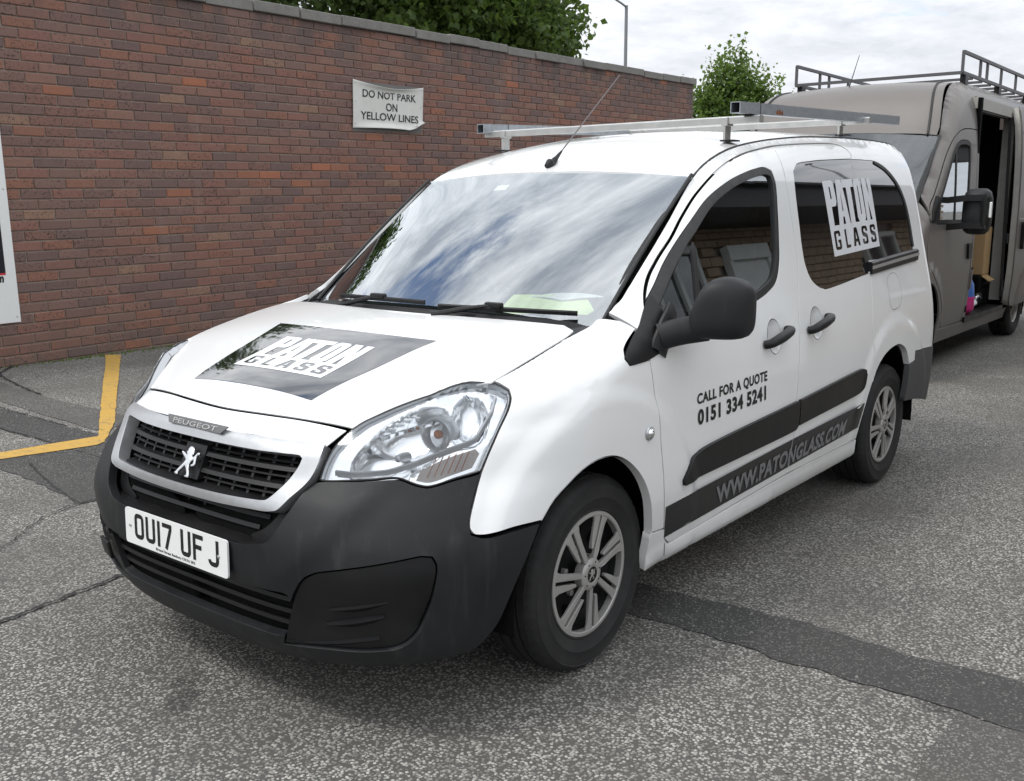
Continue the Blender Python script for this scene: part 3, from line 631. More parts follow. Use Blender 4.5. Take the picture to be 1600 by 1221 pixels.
no=mesh('notice_sign',P,[(i*n+j,(i+1)*n+j,(i+1)*n+j+1,i*n+j+1) for i in range(40) for j in range(n-1)],MSIGN,None,smooth=True)
so_=no.modifiers.new('s','SOLIDIFY');so_.thickness=.004;so_.offset=-1
tag(no,'curling white sheet reading DO NOT PARK ON YELLOW LINES, fixed to the brick wall','sign')
MB().box((0,0,0),(1,1,1)) if 0 else None
bp_=mesh('backing_board',[wall_pt(NQ[0][0]+.01,NQ[0][1]-.035,.009),wall_pt(NQ[1][0]-.005,NQ[1][1]-.015,.009),wall_pt(NQ[2][0]-.005,NQ[2][1]-.01,.009),wall_pt(NQ[3][0]+.01,NQ[3][1]-.02,.009)],[(0,1,2,3)],simple('grey_board',(.16,.155,.15),.8),no)
for s,q in (('DO NOT PARK',[(.125,.655),(.885,.645),(.885,.815),(.125,.825)]),('ON',[(.45,.405),(.61,.402),(.61,.565),(.45,.57)]),('YELLOW LINES',[(.10,.195),(.925,.185),(.925,.345),(.10,.36)])):
    text_on('notice_lettering',s,q,NP,MINK,no,off=.004,bold=.012,edge=.04)
for a_,b_ in ((.025,.94),(.96,.95),(.03,.10),(.03,.55),(.96,.55)):
    Mn=frame(notice(a_,b_)+WOUT*.004,WU,WV);MB().lathe([(0,.004),(.006,.003),(.008,0)],10,Mn).obj('notice_nail',MSAT,no)
# ---- poster board at the left edge
def board(u0,u1,v0,v1,o0,o1,name,mat,parent):
    V=[wall_pt(u,v,o) for o in(o0,o1) for u,v in((u0,v0),(u1,v0),(u1,v1),(u0,v1))];return MB().add(V,[(3,2,1,0),(4,5,6,7)]+[(i,(i+1)%4,4+(i+1)%4,4+i) for i in range(4)]).obj(name,mat,parent)
PU,PV0,PV1=POSTER
pb=board(PU-1.2,PU,PV0,PV1,.012,.022,'poster_board',MPLT,None);tag(pb,'white board with a black printed panel and red line, cut by the left edge','poster')
board(PU-1.15,PU-.092,PV0+.455,PV1-.25,.0225,.0245,'printed_panel',simple('dark_print',(.012,.012,.018),.35),pb)
board(PU-1.15,PU-.092,PV0+.437,PV0+.455,.0225,.0246,'red_line',MRED,pb)
T=frame(wall_pt(PU-.155,PV0+.375,.0235),WU,WV);flat_text('poster_lettering','n',T,.042,.052,MINK,pb,.05,.15)
T=frame(wall_pt(PU-.95,PV0+.375,.0235),WU,WV);
for a_,b_ in ((-.03,.05),(-.03,1.2)):
    MB().lathe([(0,.004),(.006,.003),(.008,0)],10,frame(wall_pt(PU+a_,PV0+b_,.023),WU,WV)).obj('board_screw',MSAT,pb)
gm=MB()
for i in range(520):
    x=rng.uniform(-3.2,1.6);y=rng.uniform(-5.8,2.4)
    if rng.random()<.45:x=rng.choice([-.43,-.735])+rng.normal()*.05
    s=rng.uniform(.0025,.008);a=rng.uniform(0,6.28,4);gm.add([(x+s*math.cos(q)*rng.uniform(.6,1.2),y+s*math.sin(q)*rng.uniform(.6,1.2),.004) for q in (0,1.6,3.1,4.7)]+[(x,y,.004+s*.9)],[(0,1,4),(1,2,4),(2,3,4),(3,0,4)])
gr=gm.obj('gravel',MCOP,None);tag(gr,'loose grit and small stones lying on the asphalt',None,None,'stuff')
# small weeds and debris along the foot of the wall
V=[];F=[]
for i in range(900):
    u=rng.uniform(-.8,3.4);w=rng.exponential(.05)+.0;p=wall_pt(u,0,.02+min(w,.25));p[2]=.0
    dens=math.exp(-((u-1.0)/.5)**2)+math.exp(-((u-1.9)/.35)**2)+.25
    if rng.random()>dens:continue
    h=rng.uniform(.006,.03);a=rng.uniform(0,6.28);d=np.array([math.cos(a),math.sin(a),0])*rng.uniform(.004,.012);k=len(V);V+=[tuple(p-d),tuple(p+d),tuple(p+np.array([d[1]*.8,d[0]*.8,h]))];F.append((k,k+1,k+2))
wd=mesh('weeds',V,F,MLF2);tag(wd,'tufts of moss and weed along the foot of the wall',None,None,'stuff')
# ================================================================ lamp post
lp=thing('street_lamp','tall slim grey street lamp standing beyond the brick wall','street lamp',(-20.55,-12.0,0))
MB().tube([(0,0,0),(0,0,1.2),(0,0,6.5)],[.075,.05,.042],12).obj('post',MLAMP,lp,True)
MB().tube([(0,0,6.46),(.25,.0,6.52),(.75,.02,6.60)],[.028,.026,.024],8).obj('arm',MLAMP,lp,True)
MB().tube([(.70,.02,6.585),(.78,.02,6.60),(1.0,.02,6.645),(1.28,.02,6.68),(1.36,.02,6.68)],[.05,.085,.12,.10,.03],12).obj('lantern',MLAMP,lp,True)
# ================================================================ trees
def leaf_cloud(pts,size,nrm_j,rs):
    """one folded leaf (two triangles each side of the rib) at every point"""
    n=len(pts);d=rs.normal(size=(n,3));d[:,2]-=.35;d/=np.linalg.norm(d,axis=1,keepdims=True)
    w=np.cross(d,rs.normal(size=(n,3))+np.array([0,0,1.2]));w/=np.linalg.norm(w,axis=1,keepdims=True)+1e-9;up=np.cross(w,d)
    s=size*rs.uniform(.6,1.35,(n,1));a=pts;tip=a+d*s;l=a+d*s*.42+w*s*.40+up*s*.10;r=a+d*s*.42-w*s*.40+up*s*.10
    V=np.stack([a,l,tip,r],1).reshape(-1,3);k=np.arange(n)*4;T=np.stack([np.stack([k,k+1,k+2],1),np.stack([k,k+2,k+3],1)],1).reshape(-1,3);return V,T
def fast_mesh(name,V,T,mat,parent):
    me=bpy.data.meshes.new(name);me.vertices.add(len(V));me.vertices.foreach_set('co',np.asarray(V,np.float32).ravel());me.loops.add(T.size);me.loops.foreach_set('vertex_index',T.astype(np.int32).ravel())
    me.polygons.add(len(T));me.polygons.foreach_set('loop_start',np.arange(0,T.size,3,dtype=np.int32));me.update(calc_edges=True);me.materials.append(mat);return link(bpy.data.objects.new(name,me),parent)
def tree(name,label,loc,H,trunk_r,blobs,nl,size,mat,seed,spray=.9,cluster=22,rise=-.1):
    rs=np.random.default_rng(seed);root=thing(name,label,'tree',loc,'trees beyond the wall')
    trunk=[];t=MB();tip=np.array(blobs[0][0],float)
    t.tube(densify([(0,0,0),(.05,.03,H*.22),tip*np.array([.5,.5,.55])+[0,0,.1]],7),np.linspace(trunk_r,trunk_r*.6,7),10)
    fork=tip*np.array([.5,.5,.55])+[0,0,.1];P=[];wts=np.array([b[1][0]*b[1][1]*b[1][2] for b in blobs]);wts=wts/wts.sum()
    for (c,r) in blobs:
        c=np.array(c,float);r=np.array(r,float);mid=(fork+c)/2+rs.normal(size=3)*.15;t.tube(densify([fork,mid,c],6),np.linspace(trunk_r*.45,trunk_r*.12,6),7)
        for k in range(7):
            d=rs.normal(size=3);d/=np.linalg.norm(d);d[2]=abs(d[2])*.8+.05;e=c+d*r*.85;t.tube(densify([mid*.35+c*.65,(c+e)/2+rs.normal(size=3)*.08,e],5),np.linspace(trunk_r*.14,trunk_r*.03,5),5)
    t.obj('trunk',MBARK,root,True)
    for i,(c,r) in enumerate(blobs):
        c=np.array(c,float);r=np.array(r,float);n=int(nl*wts[i]);m=max(1,n//cluster)
        d=rs.normal(size=(m,3));d/=np.linalg.norm(d,axis=1,keepdims=True);rad=rs.uniform(.25,1.06,(m,1))**.55;cc=c+d*r*rad
        k=np.repeat(np.arange(m),cluster);tw=d*.7+rs.normal(size=(m,3))*.45+np.array([0,0,rise]);tw/=np.linalg.norm(tw,axis=1,keepdims=True);ln=rs.uniform(.25,.75,(m,1))*spray
        P.append(cc[k]+tw[k]*ln[k]*rs.uniform(-.6,1.,(len(k),1))+rs.normal(size=(len(k),3))*.075*(size/.13))
    P=np.concatenate(P);V,T=leaf_cloud(P,size,0,rs);fast_mesh('crown',V,T,mat,root);return root
tree('leafy_tree','dense dark green tree rising behind the wall, left of the two crowns',(-7.4,-11.6,0),8,.22,[((0,0,5.5),(2.6,1.6,1.1)),((-1.9,.3,5.2),(1.9,1.3,.9)),((1.9,.1,5.5),(1.7,1.3,.95)),((-.3,.4,5.1),(1.7,1.2,.7))],12000,.125,MLF0,21)
tree('leafy_tree','broad sycamore tree with hanging leaf clumps, above the notice on the wall',(-12.6,-11.0,0),9,.28,[((0,0,5.7),(3.0,1.7,1.2)),((-2.0,.3,5.6),(1.35,1.2,1.15)),((1.7,.3,5.4),(2.2,1.4,1.1)),((-.6,.6,5.0),(2.3,1.3,1.0)),((-2.9,.3,5.1),(.62,.6,.35)),((-1.9,.4,4.7),(1.2,.9,.5)),((.7,.6,4.6),(2.2,1.1,.6))],24000,.14,MLF1,22)
LT=np.array([-.62,.78])
tree('slender_tree','bright green young tree beyond the end of the wall',(-34.8,-15.9,0),7.5,.12,[((l*LT[0],l*LT[1],z),(r,r,rz)) for l,z,r,rz in ((0,6.0,.55,1.25),(-1.15,5.5,.42,.8),(-.6,6.1,.40,1.1),(.5,6.2,.40,.95),(.95,5.6,.5,.8),(1.45,5.3,.38,.6),(-.95,4.6,.8,.8),(.3,4.7,.9,.9),(1.2,4.5,.7,.7),(-1.5,4.4,.5,.7))],11000,.16,MLF2,23,spray=1.5,cluster=14,rise=.6)
# ================================================================ house beyond, right edge
hs=thing('house','far brown roofed house end showing past the roof rack','house',(-40,-3.2,0))
MB().box((0,0,1.9),(9,7,3.8)).obj('wall',MBRK,hs)
MB().add([(-4.7,-3.8,3.7),(4.7,-3.8,3.7),(4.7,3.8,3.7),(-4.7,3.8,3.7),(-4.7,0,6.6),(4.7,0,6.6)],[(0,1,5,4),(2,3,4,5),(1,2,5),(3,0,4),(3,2,1,0)]).obj('roof',MROOF,hs)
# ================================================================ low building across the yard (seen only mirrored in the side glass)
bd=thing('brick_building','low brick outbuilding with dark fascia and white door, mirrored in the van window','building',(0,3.75,0))
bx0,bx1,bh=-20.,-3.6,2.62
doors=[(-8.15,-7.2,0.,2.26),(-17.5,-16.6,0,2.26)];wins=[(-6.5,-5.55,1.45,2.36),(-12.6,-11.3,1.35,2.36)]
MB().box(((bx0+bx1)/2,.32,bh/2),(bx1-bx0,.5,bh)).obj('wall_core',MMOR,bd)
b=MB();k=0;z=.04
def inop(x0,x1,z0,z1):
    return any(x1>a-.06 and x0<c+.06 and z1>d-.02 and z0<e+.12 for a,c,d,e in doors+wins)
while z<bh:
    x=bx0+(k%2)*.14
    while x<bx1:
        if not inop(x,x+.27,z,z+.085):b.box((x+.134,.05,z+.043),(.262,.09+.006*rng.random(),.078))
        x+=.28
    z+=.09;k+=1
o=b.obj('brickwork',simple('dun_brick',(.34,.25,.17),.9,var=.45,scale=3.2,bump=.4,bscale=40),bd);o['kind']='stuff'
MB().box(((bx0+bx1)/2,-.12,bh+.2),(bx1-bx0+.4,.9,.42)).obj('fascia',MFASC,bd)
MB().box(((bx0+bx1)/2,1.9,bh+.44),(bx1-bx0+.4,5.2,.06)).obj('flat_roof',MFASC,bd)
for a,c,d,e in doors:
    dr=MB().box(((a+c)/2,-.005,(d+e)/2),(c-a-.12,.05,e-d-.06)).obj('door',MREND,bd);MB().box(((a+c)/2,-.02,e+.03),(c-a+.06,.09,.14)).obj('lintel',MREND,dr)
    for x in (a,c):MB().box((x,-.015,(d+e)/2),(.09,.08,e-d)).obj('door_jamb',MREND,dr)
    MB().box(((a+c)/2-.1,-.034,1.45),(.22,.006,.16)).obj('door_notice',MINK,dr)
for a,c,d,e in wins:
    wf=MB();
    for x in (a,c,(a+c)/2):wf.box((x,-.005,(d+e)/2),(.07,.07,e-d))
    for zq in (d,e):wf.box(((a+c)/2,-.01,zq),(c-a+.07,.08,.07))
    w=wf.obj('window',MREND,bd);MB().box(((a+c)/2,.005,(d+e)/2),(c-a,.02,e-d)).obj('pane',MPRIV,w);MB().box(((a+c)/2,-.05,d-.07),(c-a+.2,.14,.07)).obj('sill',MREND,w)
l2=thing('street_lamp','street lamp behind the low outbuilding, mirrored in the van window','street lamp',(-22,6.6,0))
MB().tube([(0,0,0),(0,0,7.5)],[.07,.05],10).obj('post',MLAMP,l2,True);MB().tube([(0,0,7.46),(.4,-.2,7.6),(.9,-.45,7.66)],[.03,.03,.02],8).obj('arm',MLAMP,l2,True);MB().tube([(.85,-.42,7.65),(1.1,-.55,7.7),(1.4,-.7,7.72)],[.06,.12,.03],10).obj('lantern',MLAMP,l2,True)
D={'arch_f':[(0.7705,0.5932),(0.8064,0.6425),(0.8452,0.6719),(0.8921,0.7004),(0.95,0.715),(1.0032,0.7112),(1.0605,0.6947),(1.129,0.6553),(1.1924,0.5981),(1.2387,0.5289),(1.2654,0.462),(1.2885,0.3837)],
 'arch_r':[(3.2535,0.3287),(3.2651,0.4216),(3.3093,0.5163),(3.3762,0.6004),(3.4526,0.667),(3.5593,0.7157),(3.6738,0.7376),(3.7548,0.7316),(3.8696,0.678),(3.9361,0.6156)],
 'wing_front':[(0.6557,0.9762),(0.691,0.9671),(0.707,0.952),(0.7058,0.9355),(0.6667,0.8454),(0.6378,0.7475),(0.6272,0.6861),(0.6193,0.6332),(0.6194,0.6144),(0.627,0.5983),(0.6416,0.5921),(0.6982,0.5971),(0.7705,0.5932)],
 'dwin_out':[(1.3894,1.1412),(1.4721,1.2015),(1.59,1.291),(1.7497,1.3959),(1.905,1.4853),(2.0722,1.5448),(2.2236,1.5803),(2.3481,1.6019),(2.4396,1.6099),(2.4885,1.5983),(2.4952,1.5633),(2.463,1.4538),(2.4134,1.3272),(2.3611,1.203),(2.318,1.1549),(2.2518,1.122),(2.1387,1.0967),(1.7264,1.0379),(1.3883,0.9917),(1.3623,1.0292)],
 'hl':[(0.3362,0.7381),(0.3373,0.7755),(0.3448,0.8138),(0.3718,0.8695),(0.4203,0.9082),(0.4806,0.9412),(0.5506,0.9673),(0.6159,0.9797),(0.6557,0.9762),(0.691,0.9671),(0.707,0.952),(0.7058,0.9355),(0.6667,0.8454),(0.6374,0.7525),(0.5901,0.741),(0.5363,0.7262),(0.5161,0.7323),(0.4847,0.7481),(0.4288,0.7445),(0.3487,0.7367)],
 'bump_hl':[(0.3369,0.7351),(0.4293,0.7414),(0.4851,0.7449),(0.5165,0.7292),(0.5367,0.7231),(0.5904,0.7377),(0.6378,0.7475)],
 'fog':[(0.2761,0.2661),(0.3185,0.4404),(0.3429,0.493),(0.3628,0.511),(0.5379,0.5623),(0.5552,0.5578),(0.563,0.5352),(0.5602,0.4788),(0.5452,0.3992),(0.5262,0.339),(0.4996,0.304),(0.4559,0.2912),(0.3714,0.2836)],
 'txt_call':[(1.5733,0.7795),(2.1502,0.7834),(2.1525,0.8212),(1.5756,0.8152)],
 'txt_tel':[(1.5801,0.7052),(2.1426,0.709),(2.1384,0.7647),(1.5778,0.7583)],
 'txt_url':[(1.7738,0.3676),(3.0592,0.4027),(3.0572,0.4702),(1.7458,0.4372)],
 'logo_s':[(3.0197,1.2247),(3.649,1.251),(3.6614,1.5927),(3.0202,1.5658)]}
# ================================================================ the white van
van=thing('panel_van','small white panel van with black bumper, black bonnet sign and two bare roof bars','van')
van['group']='parked vans'
# lines on the shell (t = round the nose then back along the side, z = height)
E3=VAN.E
def eline(x0,x1,n=14):
    """the shell's upper edge between two x values, as (t,z)"""
    xs=np.linspace(x0,x1,n);z=np.interp(xs,E3[::-1,0],E3[::-1,2]);return [(VAN.tx(x,zz),float(zz)) for x,zz in zip(xs,z)]
GAPA=[(1.2857,.9716),(1.325,1.065),(1.385,1.141),(1.46,1.214),(1.55,1.283),(1.65,1.352),(1.7458,1.4226),(1.8642,1.5007),(1.9997,1.568),(2.1647,1.6253),(2.326,1.6644),(2.4875,1.6898),(2.6285,1.7076)]
DTOP2=[(2.75,1.7176),(2.9,1.7276),(3.08,1.7376),(3.25,1.7450),(3.36,1.7450),(3.43,1.735),(3.475,1.718),(3.4968,1.6996)]
BGAP=[(2.628,1.7076),(2.612,1.60),(2.603,1.45),(2.597,1.327),(2.585,1.22),(2.545,1.11),(2.508,1.02),(2.488,.92),(2.468,.80),(2.458,.70),(2.452,.60),(2.448,.50),(2.440,.42),(2.4256,.337)]
CGAP=[(3.4968,1.6996),(3.478,1.684),(3.462,1.664),(3.4615,1.45),(3.4605,1.20),(3.450,1.135),(3.425,1.06),(3.398,.97),(3.376,.867),(3.380,.757),(3.382,.63)]
ARCHF=D['arch_f'];ARCHR=D['arch_r']
ARCHR=[(3.2535,.3287),(3.2651,.4216),(3.302,.5163),(3.360,.60),(3.43,.667),(3.52,.714),(3.64,.742),(3.76,.742),(3.87,.700),(3.936,.6156)]
DGAP=[(1.372,.379),(1.3422,.4936),(1.3225,.5986),(1.303,.7006),(1.293,.80),(1.290,.90),(1.2857,.9716)]
WF=D['wing_front']
def side(sg,f):
    return [(a*sg,b) for a,b in f]
VN=van
parts={}
G=.0037
ell=lambda c,ra,rb,n=20,ph=0.:[(c[0]+ra*math.cos(2*math.pi*i/n+ph),c[1]+rb*math.sin(2*math.pi*i/n+ph)) for i in range(n)]
DWIN=D['dwin_out'][:];DWIN=[(1.3894,1.1412),(1.46,1.192),(1.55,1.262),(1.65,1.332),(1.7497,1.3959),(1.905,1.4853),(2.0722,1.5448),(2.2236,1.5803),(2.3481,1.6019),(2.4396,1.6099),(2.4885,1.5983),(2.5,1.5533),(2.478,1.4538),(2.44,1.3272),(2.40,1.225),(2.345,1.160),(2.2518,1.122),(2.1387,1.0967),(1.7264,1.0379),(1.42,.999),(1.40,1.06)]
SWIN=[(2.7142,1.6),(2.7683,1.6295),(2.9567,1.6508),(3.197,1.6647),(3.4554,1.6763),(3.6633,1.6774),(3.8339,1.673),(3.9475,1.646),(4.0359,1.6053),(4.1158,1.5443),(4.1684,1.4589),(4.1863,1.363),(4.1859,1.2678),(4.1669,1.195),(3.44,1.1853),(3.426,1.1300),(2.8311,1.094),(2.7624,1.1108),(2.6962,1.1501),(2.6664,1.2085),(2.6628,1.2709),(2.675,1.388),(2.6901,1.5067)]
DOORO=[(1.378,.372),(1.392,.336),(1.43,.309),(1.9,.322),(2.4256,.337)]+BGAP[::-1][1:]+GAPA[::-1][1:]+DGAP[::-1][1:-1]
SLIDEO=BGAP[::-1]+DTOP2+CGAP[1:]+[(3.352,.59),(3.302,.5163),(3.2651,.4216),(3.2535,.332)]
WINGO=WF[3:]+ARCHF[1:]+[(1.285,.386),(1.372,.379)]+DGAP[1:]+[(1.164,.969),(1.153,.987),(1.17,1.01),(1.283,1.0675),(1.262,1.095)]+[e for e in eline(-.22,.352,10)]+[(.6557,.9762),(.691,.9671),(.707,.952)]
SIDEO=eline(-.262,-2.4,34)+eline(-2.5,-3.48,14)+[(4.62,1.74),(4.75,1.70),(4.85,1.55),(4.86,1.2),(4.86,.9),(4.86,.66),(4.6,.655),(4.3,.663),(4.03,.676),(4.0284,.6243),(3.936,.6156)]+ARCHR[::-1][1:3]+[(3.64,.742),(3.52,.714),(3.43,.667),(3.365,.60)]+CGAP[::-1]+DTOP2[::-1][1:]+GAPA[::-1]+[(1.283,1.0675)]
SILLO=[(1.2789,.384),(1.372,.376),(1.378,.370),(1.392,.334),(1.43,.305),(1.9,.319),(2.4256,.333),(3.2535,.3287),(3.262,.24),(2.4,.236),(1.40,.232),(1.34,.238),(1.285,.25)]
def handle(c,sg,par):
    r=panel('handle_recess',side(sg,ell(c,.063,.068,22)),MW,par,VAN,res=.014,off=.0,skirt=0,disp=lambda v:-.016*np.clip(1-((np.abs(v[:,0])-VAN.met(c[0],0)[0])/.063)**2-((v[:,1]-c[1])/.068)**2,0,1)**.6)
    P=[];R=[]
    for k,(dt,dz,o) in enumerate([(-.105,-.022,.004),(-.098,-.021,.026),(-.06,-.012,.038),(0,-.002,.042),(.06,.008,.040),(.098,.014,.030),(.107,.016,.006)]):
        t=(c[0]+dt)*sg;P.append(VAN.S(t,c[1]+dz)+VAN.N(t,c[1]+dz)*o)
    P=densify(np.array(P),16);R=[.017+.004*math.sin(math.pi*i/15) for i in range(16)]
    MB().tube(P,R,12).obj('handle',MBP2,par,True)
def wheel_dir(sg):return np.array([0,sg,0.])
for sg in (1,-1):
    wing=panel('wing',side(sg,WINGO),MW,VN,VAN,gap=G,res=.017,skirt=.017)
    door=panel('front_door',side(sg,DOORO),MW,VN,VAN,holes=[side(sg,DWIN),side(sg,ell((2.245,.944),.063,.068,22))],gap=G,res=.024,skirt=.017)
    handle((2.285,.938),sg,door) if 0 else handle((2.245,.944),sg,door)
    panel('window_seal',side(sg,DWIN),MRUB,door,VAN,holes=[side(sg,[tuple(p) for p in np.stack(VAN.unm(*inset_poly(smooth_poly(np.array(DWIN),.03),.026).T),1)] if 0 else [tuple(p) for p in inset_poly(smooth_poly(np.array(DWIN),.03),.024)])],off=-.001,res=.03,gap=-.002,skirt=.014)
    panel('window_pane',side(sg,[tuple(p) for p in inset_poly(smooth_poly(np.array(DWIN),.03),.022)]),MGLD,door,VGLASS(sg),off=-.012,res=.05,skirt=0)
    panel('window_mullion',side(sg,[(1.705,1.357),(1.735,1.377),(1.728,1.30),(1.690,1.045),(1.655,1.04)]),MRUB,door,VAN,off=-.006,res=.03,skirt=.02,smooth=False)
    panel('mirror_sail',side(sg,[(1.153,.99),(1.158,.974),(1.17,.968),(1.28,.972),(1.388,.994),(1.41,1.04),(1.425,1.165),(1.388,1.141),(1.30,1.0775),(1.22,1.034),(1.168,1.003)]),MBP2,door,VAN,off=.004,res=.03,skirt=.016)
    panel('rub_strip',side(sg,[(1.462,.515),(1.458,.5346),(1.51,.5845),(1.60,.612),(2.447,.652),(2.462,.64),(2.458,.545),(2.44,.532)]),MBP2,door,VAN,off=.014,res=.03,skirt=.02,disp=None)
    slide=panel('sliding_door',side(sg,SLIDEO),MW,VN,VAN,holes=[side(sg,[q for q in SWIN if q[0]<3.5][:5]+[(3.50,1.6776),(3.50,1.45),(3.50,1.185),(3.455,1.1845)]+[(3.426,1.1300),(2.8311,1.094),(2.7624,1.1108),(2.6962,1.1501),(2.6664,1.2085),(2.6628,1.2709),(2.675,1.388),(2.6901,1.5067)]),side(sg,ell((2.685,.956),.063,.068,22))],gap=G,res=.024,skirt=.017)
    handle((2.685,.956),sg,slide)
    panel('rub_strip',side(sg,[(2.472,.652),(3.222,.686),(3.262,.676),(3.268,.65),(3.235,.590),(3.20,.575),(2.47,.545)]),MBP2,slide,VAN,off=.014,res=.03,skirt=.02)
    panel('privacy_window',side(sg,[(2.7142,1.6),(2.7683,1.6295),(2.9567,1.6508),(3.197,1.6647),(3.4605,1.6763),(3.4595,1.45),(3.4585,1.186),(3.426,1.1300),(2.8311,1.094),(2.7624,1.1108),(2.6962,1.1501),(2.6664,1.2085),(2.6628,1.2709),(2.675,1.388),(2.6901,1.5067)]),MPRIV,slide,VAN,off=-.003,res=.045,gap=-.001,skirt=.01)
    qtr=panel('side_panel',side(sg,SIDEO),MW,VN,VAN,holes=[side(sg,[(3.42,1.675)]+[q for q in SWIN if q[0]>3.5]+[(3.42,1.19),(3.42,1.45)])],gap=G*.8,res=.026,skirt=.017)
    panel('quarter_window',side(sg,[(3.4645,1.676)]+[q for q in SWIN if q[0]>3.5]+[(3.4625,1.19),(3.4635,1.45)]),MPRIV,qtr,VAN,off=-.003,res=.045,gap=-.001,skirt=.01)
    rim=[q for q in SWIN if q[0]>3.8][:-1];ro=[(3.80,1.678)]+rim[1:-1]+[(4.187,1.23)];ri=[tuple(np.array(q)+np.array(d)) for q,d in zip(ro,[(-.01,-.012),(-.016,-.016),(-.02,-.014),(-.022,-.012),(-.024,-.006),(-.024,-.002),(-.024,0),(-.024,0),(-.022,0)])][:len(ro)]
    panel('window_rubber',side(sg,ro+ri[::-1]),MRUB,qtr,VAN,off=.002,res=.03,skirt=.006)
    # sliding door track
    P=[VAN.S(t*sg,z)+VAN.N(t*sg,z)*.006 for t,z in [(3.432,1.150),(3.80,1.168),(4.19,1.186)]]
    MB().tube(densify(np.array(P),8),1,cap=True,prof=[(-.012,-.030),(.012,-.030),(.012,.024),(.003,.030),(-.012,.030)]).obj('door_track',MBP2,qtr)
    P=[p+np.array([0,sg*.013,.004]) for p in P];MB().tube(densify(np.array(P),8),1,prof=[(-.003,-.009),(.003,-.009),(.003,.006),(-.003,.006)]).obj('track_rail',MSAT,qtr)
    if sg==1:
        fo=[(3.655,1.005),(3.66,1.075),(3.69,1.10),(3.80,1.106),(3.845,1.08),(3.85,1.00),(3.83,.955),(3.79,.935),(3.69,.925),(3.66,.95)]
        fo=smooth_poly(np.array(fo),.02)
        panel('fuel_flap',[tuple(p) for p in fo],MW,qtr,VAN,off=.001,res=.03,skirt=.010,gap=.003,smooth=False)
        panel('flap_gap',[tuple(p) for p in fo],MDK,qtr,VAN,holes=[[tuple(p) for p in inset_poly(fo,.0016)]],off=.0015,res=.03,skirt=0,smooth=False)
    sill=panel('sill',side(sg,SILLO),MW,VN,VAN,gap=.001,res=.03,off=.001,skirt=.03,disp=lambda v:.010*np.clip((.292-v[:,1])/.012,0,1)-.02*np.clip((.262-v[:,1])/.03,0,1)**2)
    # lower stripe with the web address, in two pieces cut at the door gap
    panel('vinyl_stripe',side(sg,[(1.358,.461),(2.437,.489),(2.425,.369),(1.382,.342)]),MVINT,door,VAN,off=.002,res=.022,skirt=0,smooth=False)
    panel('vinyl_stripe',side(sg,[(2.445,.489),(3.274,.512),(3.236,.395),(2.433,.369)]),MVINT,slide,VAN,off=.002,res=.022,skirt=0,smooth=False)
    # side repeater
    c=(1.2255,.743);n=VAN.N(c[0]*sg,c[1]);M=frame(VAN.S(c[0]*sg,c[1]),[1,0,.05],np.cross(n,[1,0,.05]),n)
    MB().lathe([(0,.0),(.021,.0),(.024,.003),(.021,.008),(.017,.008)],28,M).obj('side_indicator',MSAT,wing,True);
    MB().lathe([(.017,.007),(.013,.014),(.006,.017),(.001,.018)],24,M).obj('indicator_lens',MCHR,wing,True)
    # wheel-arch liners and dark inner walls
    for cx,r in ((.02,.42),(-2.70,.43)):
        b=MB();n=28;V=[];
        for i in range(n+1):
            a=math.radians(-6)+math.radians(192)*i/n
            for y in (.36,.888):V.append((cx+r*math.cos(a),sg*y,.315+r*math.sin(a)))
        b.add(V,[(2*i,2*i+1,2*i+3,2*i+2) for i in range(n)])
        k=len(b.V);b.add([(cx+r*math.cos(math.radians(-6)+math.radians(192)*i/n),sg*.37,.315+r*math.sin(math.radians(-6)+math.radians(192)*i/n)) for i in range(n+1)],[tuple(range(n+1))]);b.obj('arch_liner',MDK,VN,fix=False)
    # returned lip of the wheel arches
    for pts in (ARCHF,ARCHR[1:]):
        q=smooth_poly(np.array(pts),.03);q=q[:int(np.argmin(np.linalg.norm(q-np.array(pts[-1]),axis=1)))+1]
        P=VAN.S(q[:,0]*sg,q[:,1]);V=[];
        for p in P:V+=[tuple(p+np.array([0,-sg*.001,0])),tuple(p+np.array([0,-sg*.030,0]))]
        mesh('arch_lip',V,[(2*i,2*i+1,2*i+3,2*i+2) for i in range(len(P)-1)],MW,VN,smooth=True)
    # rear bumper corner
    panel('rear_bumper_corner',side(sg,[(3.9361,.613),(4.0284,.6213),(4.0281,.673),(4.3,.660),(4.6,.652),(4.86,.65),(5.298,.65),(5.298,.33),(4.86,.33),(4.35,.36),(4.1164,.398),(3.92,.418)]),MGP,VN,VAN,off=.004,res=.04,skirt=.03)
    panel('rear_door',side(sg,[(4.865,.665),(5.297,.665),(5.297,1.70),(4.9,1.70),(4.865,1.55)]),MW,VN,VAN,res=.06,skirt=.012)
# fuel-side lettering (near side)
DOORS=[o for o in van.children if o.name.startswith('front_door')];NDOOR=DOORS[0]
NSLIDE=[o for o in van.children if o.name.startswith('sliding_door')][0]
text_on('door_lettering','CALL FOR A QUOTE',D['txt_call'],VAN,MINK,NDOOR,bold=.034,spacing=1.10,off=.0016,edge=.02)
text_on('phone_lettering','0151 334 5241',D['txt_tel'],VAN,MINK,NDOOR,bold=.042,spacing=1.10,off=.0016,edge=.02)
def split_url():
    q=D['txt_url'];text_on('web_lettering','WWW.PATONGLASS.COM',[(q[0][0],.371),(q[1][0],.399),(q[2][0]+.02,.467),(q[3][0],.440)],VAN,MGREY,NDOOR,off=.0042,bold=.040,shear=.14,spacing=1.06)
split_url()
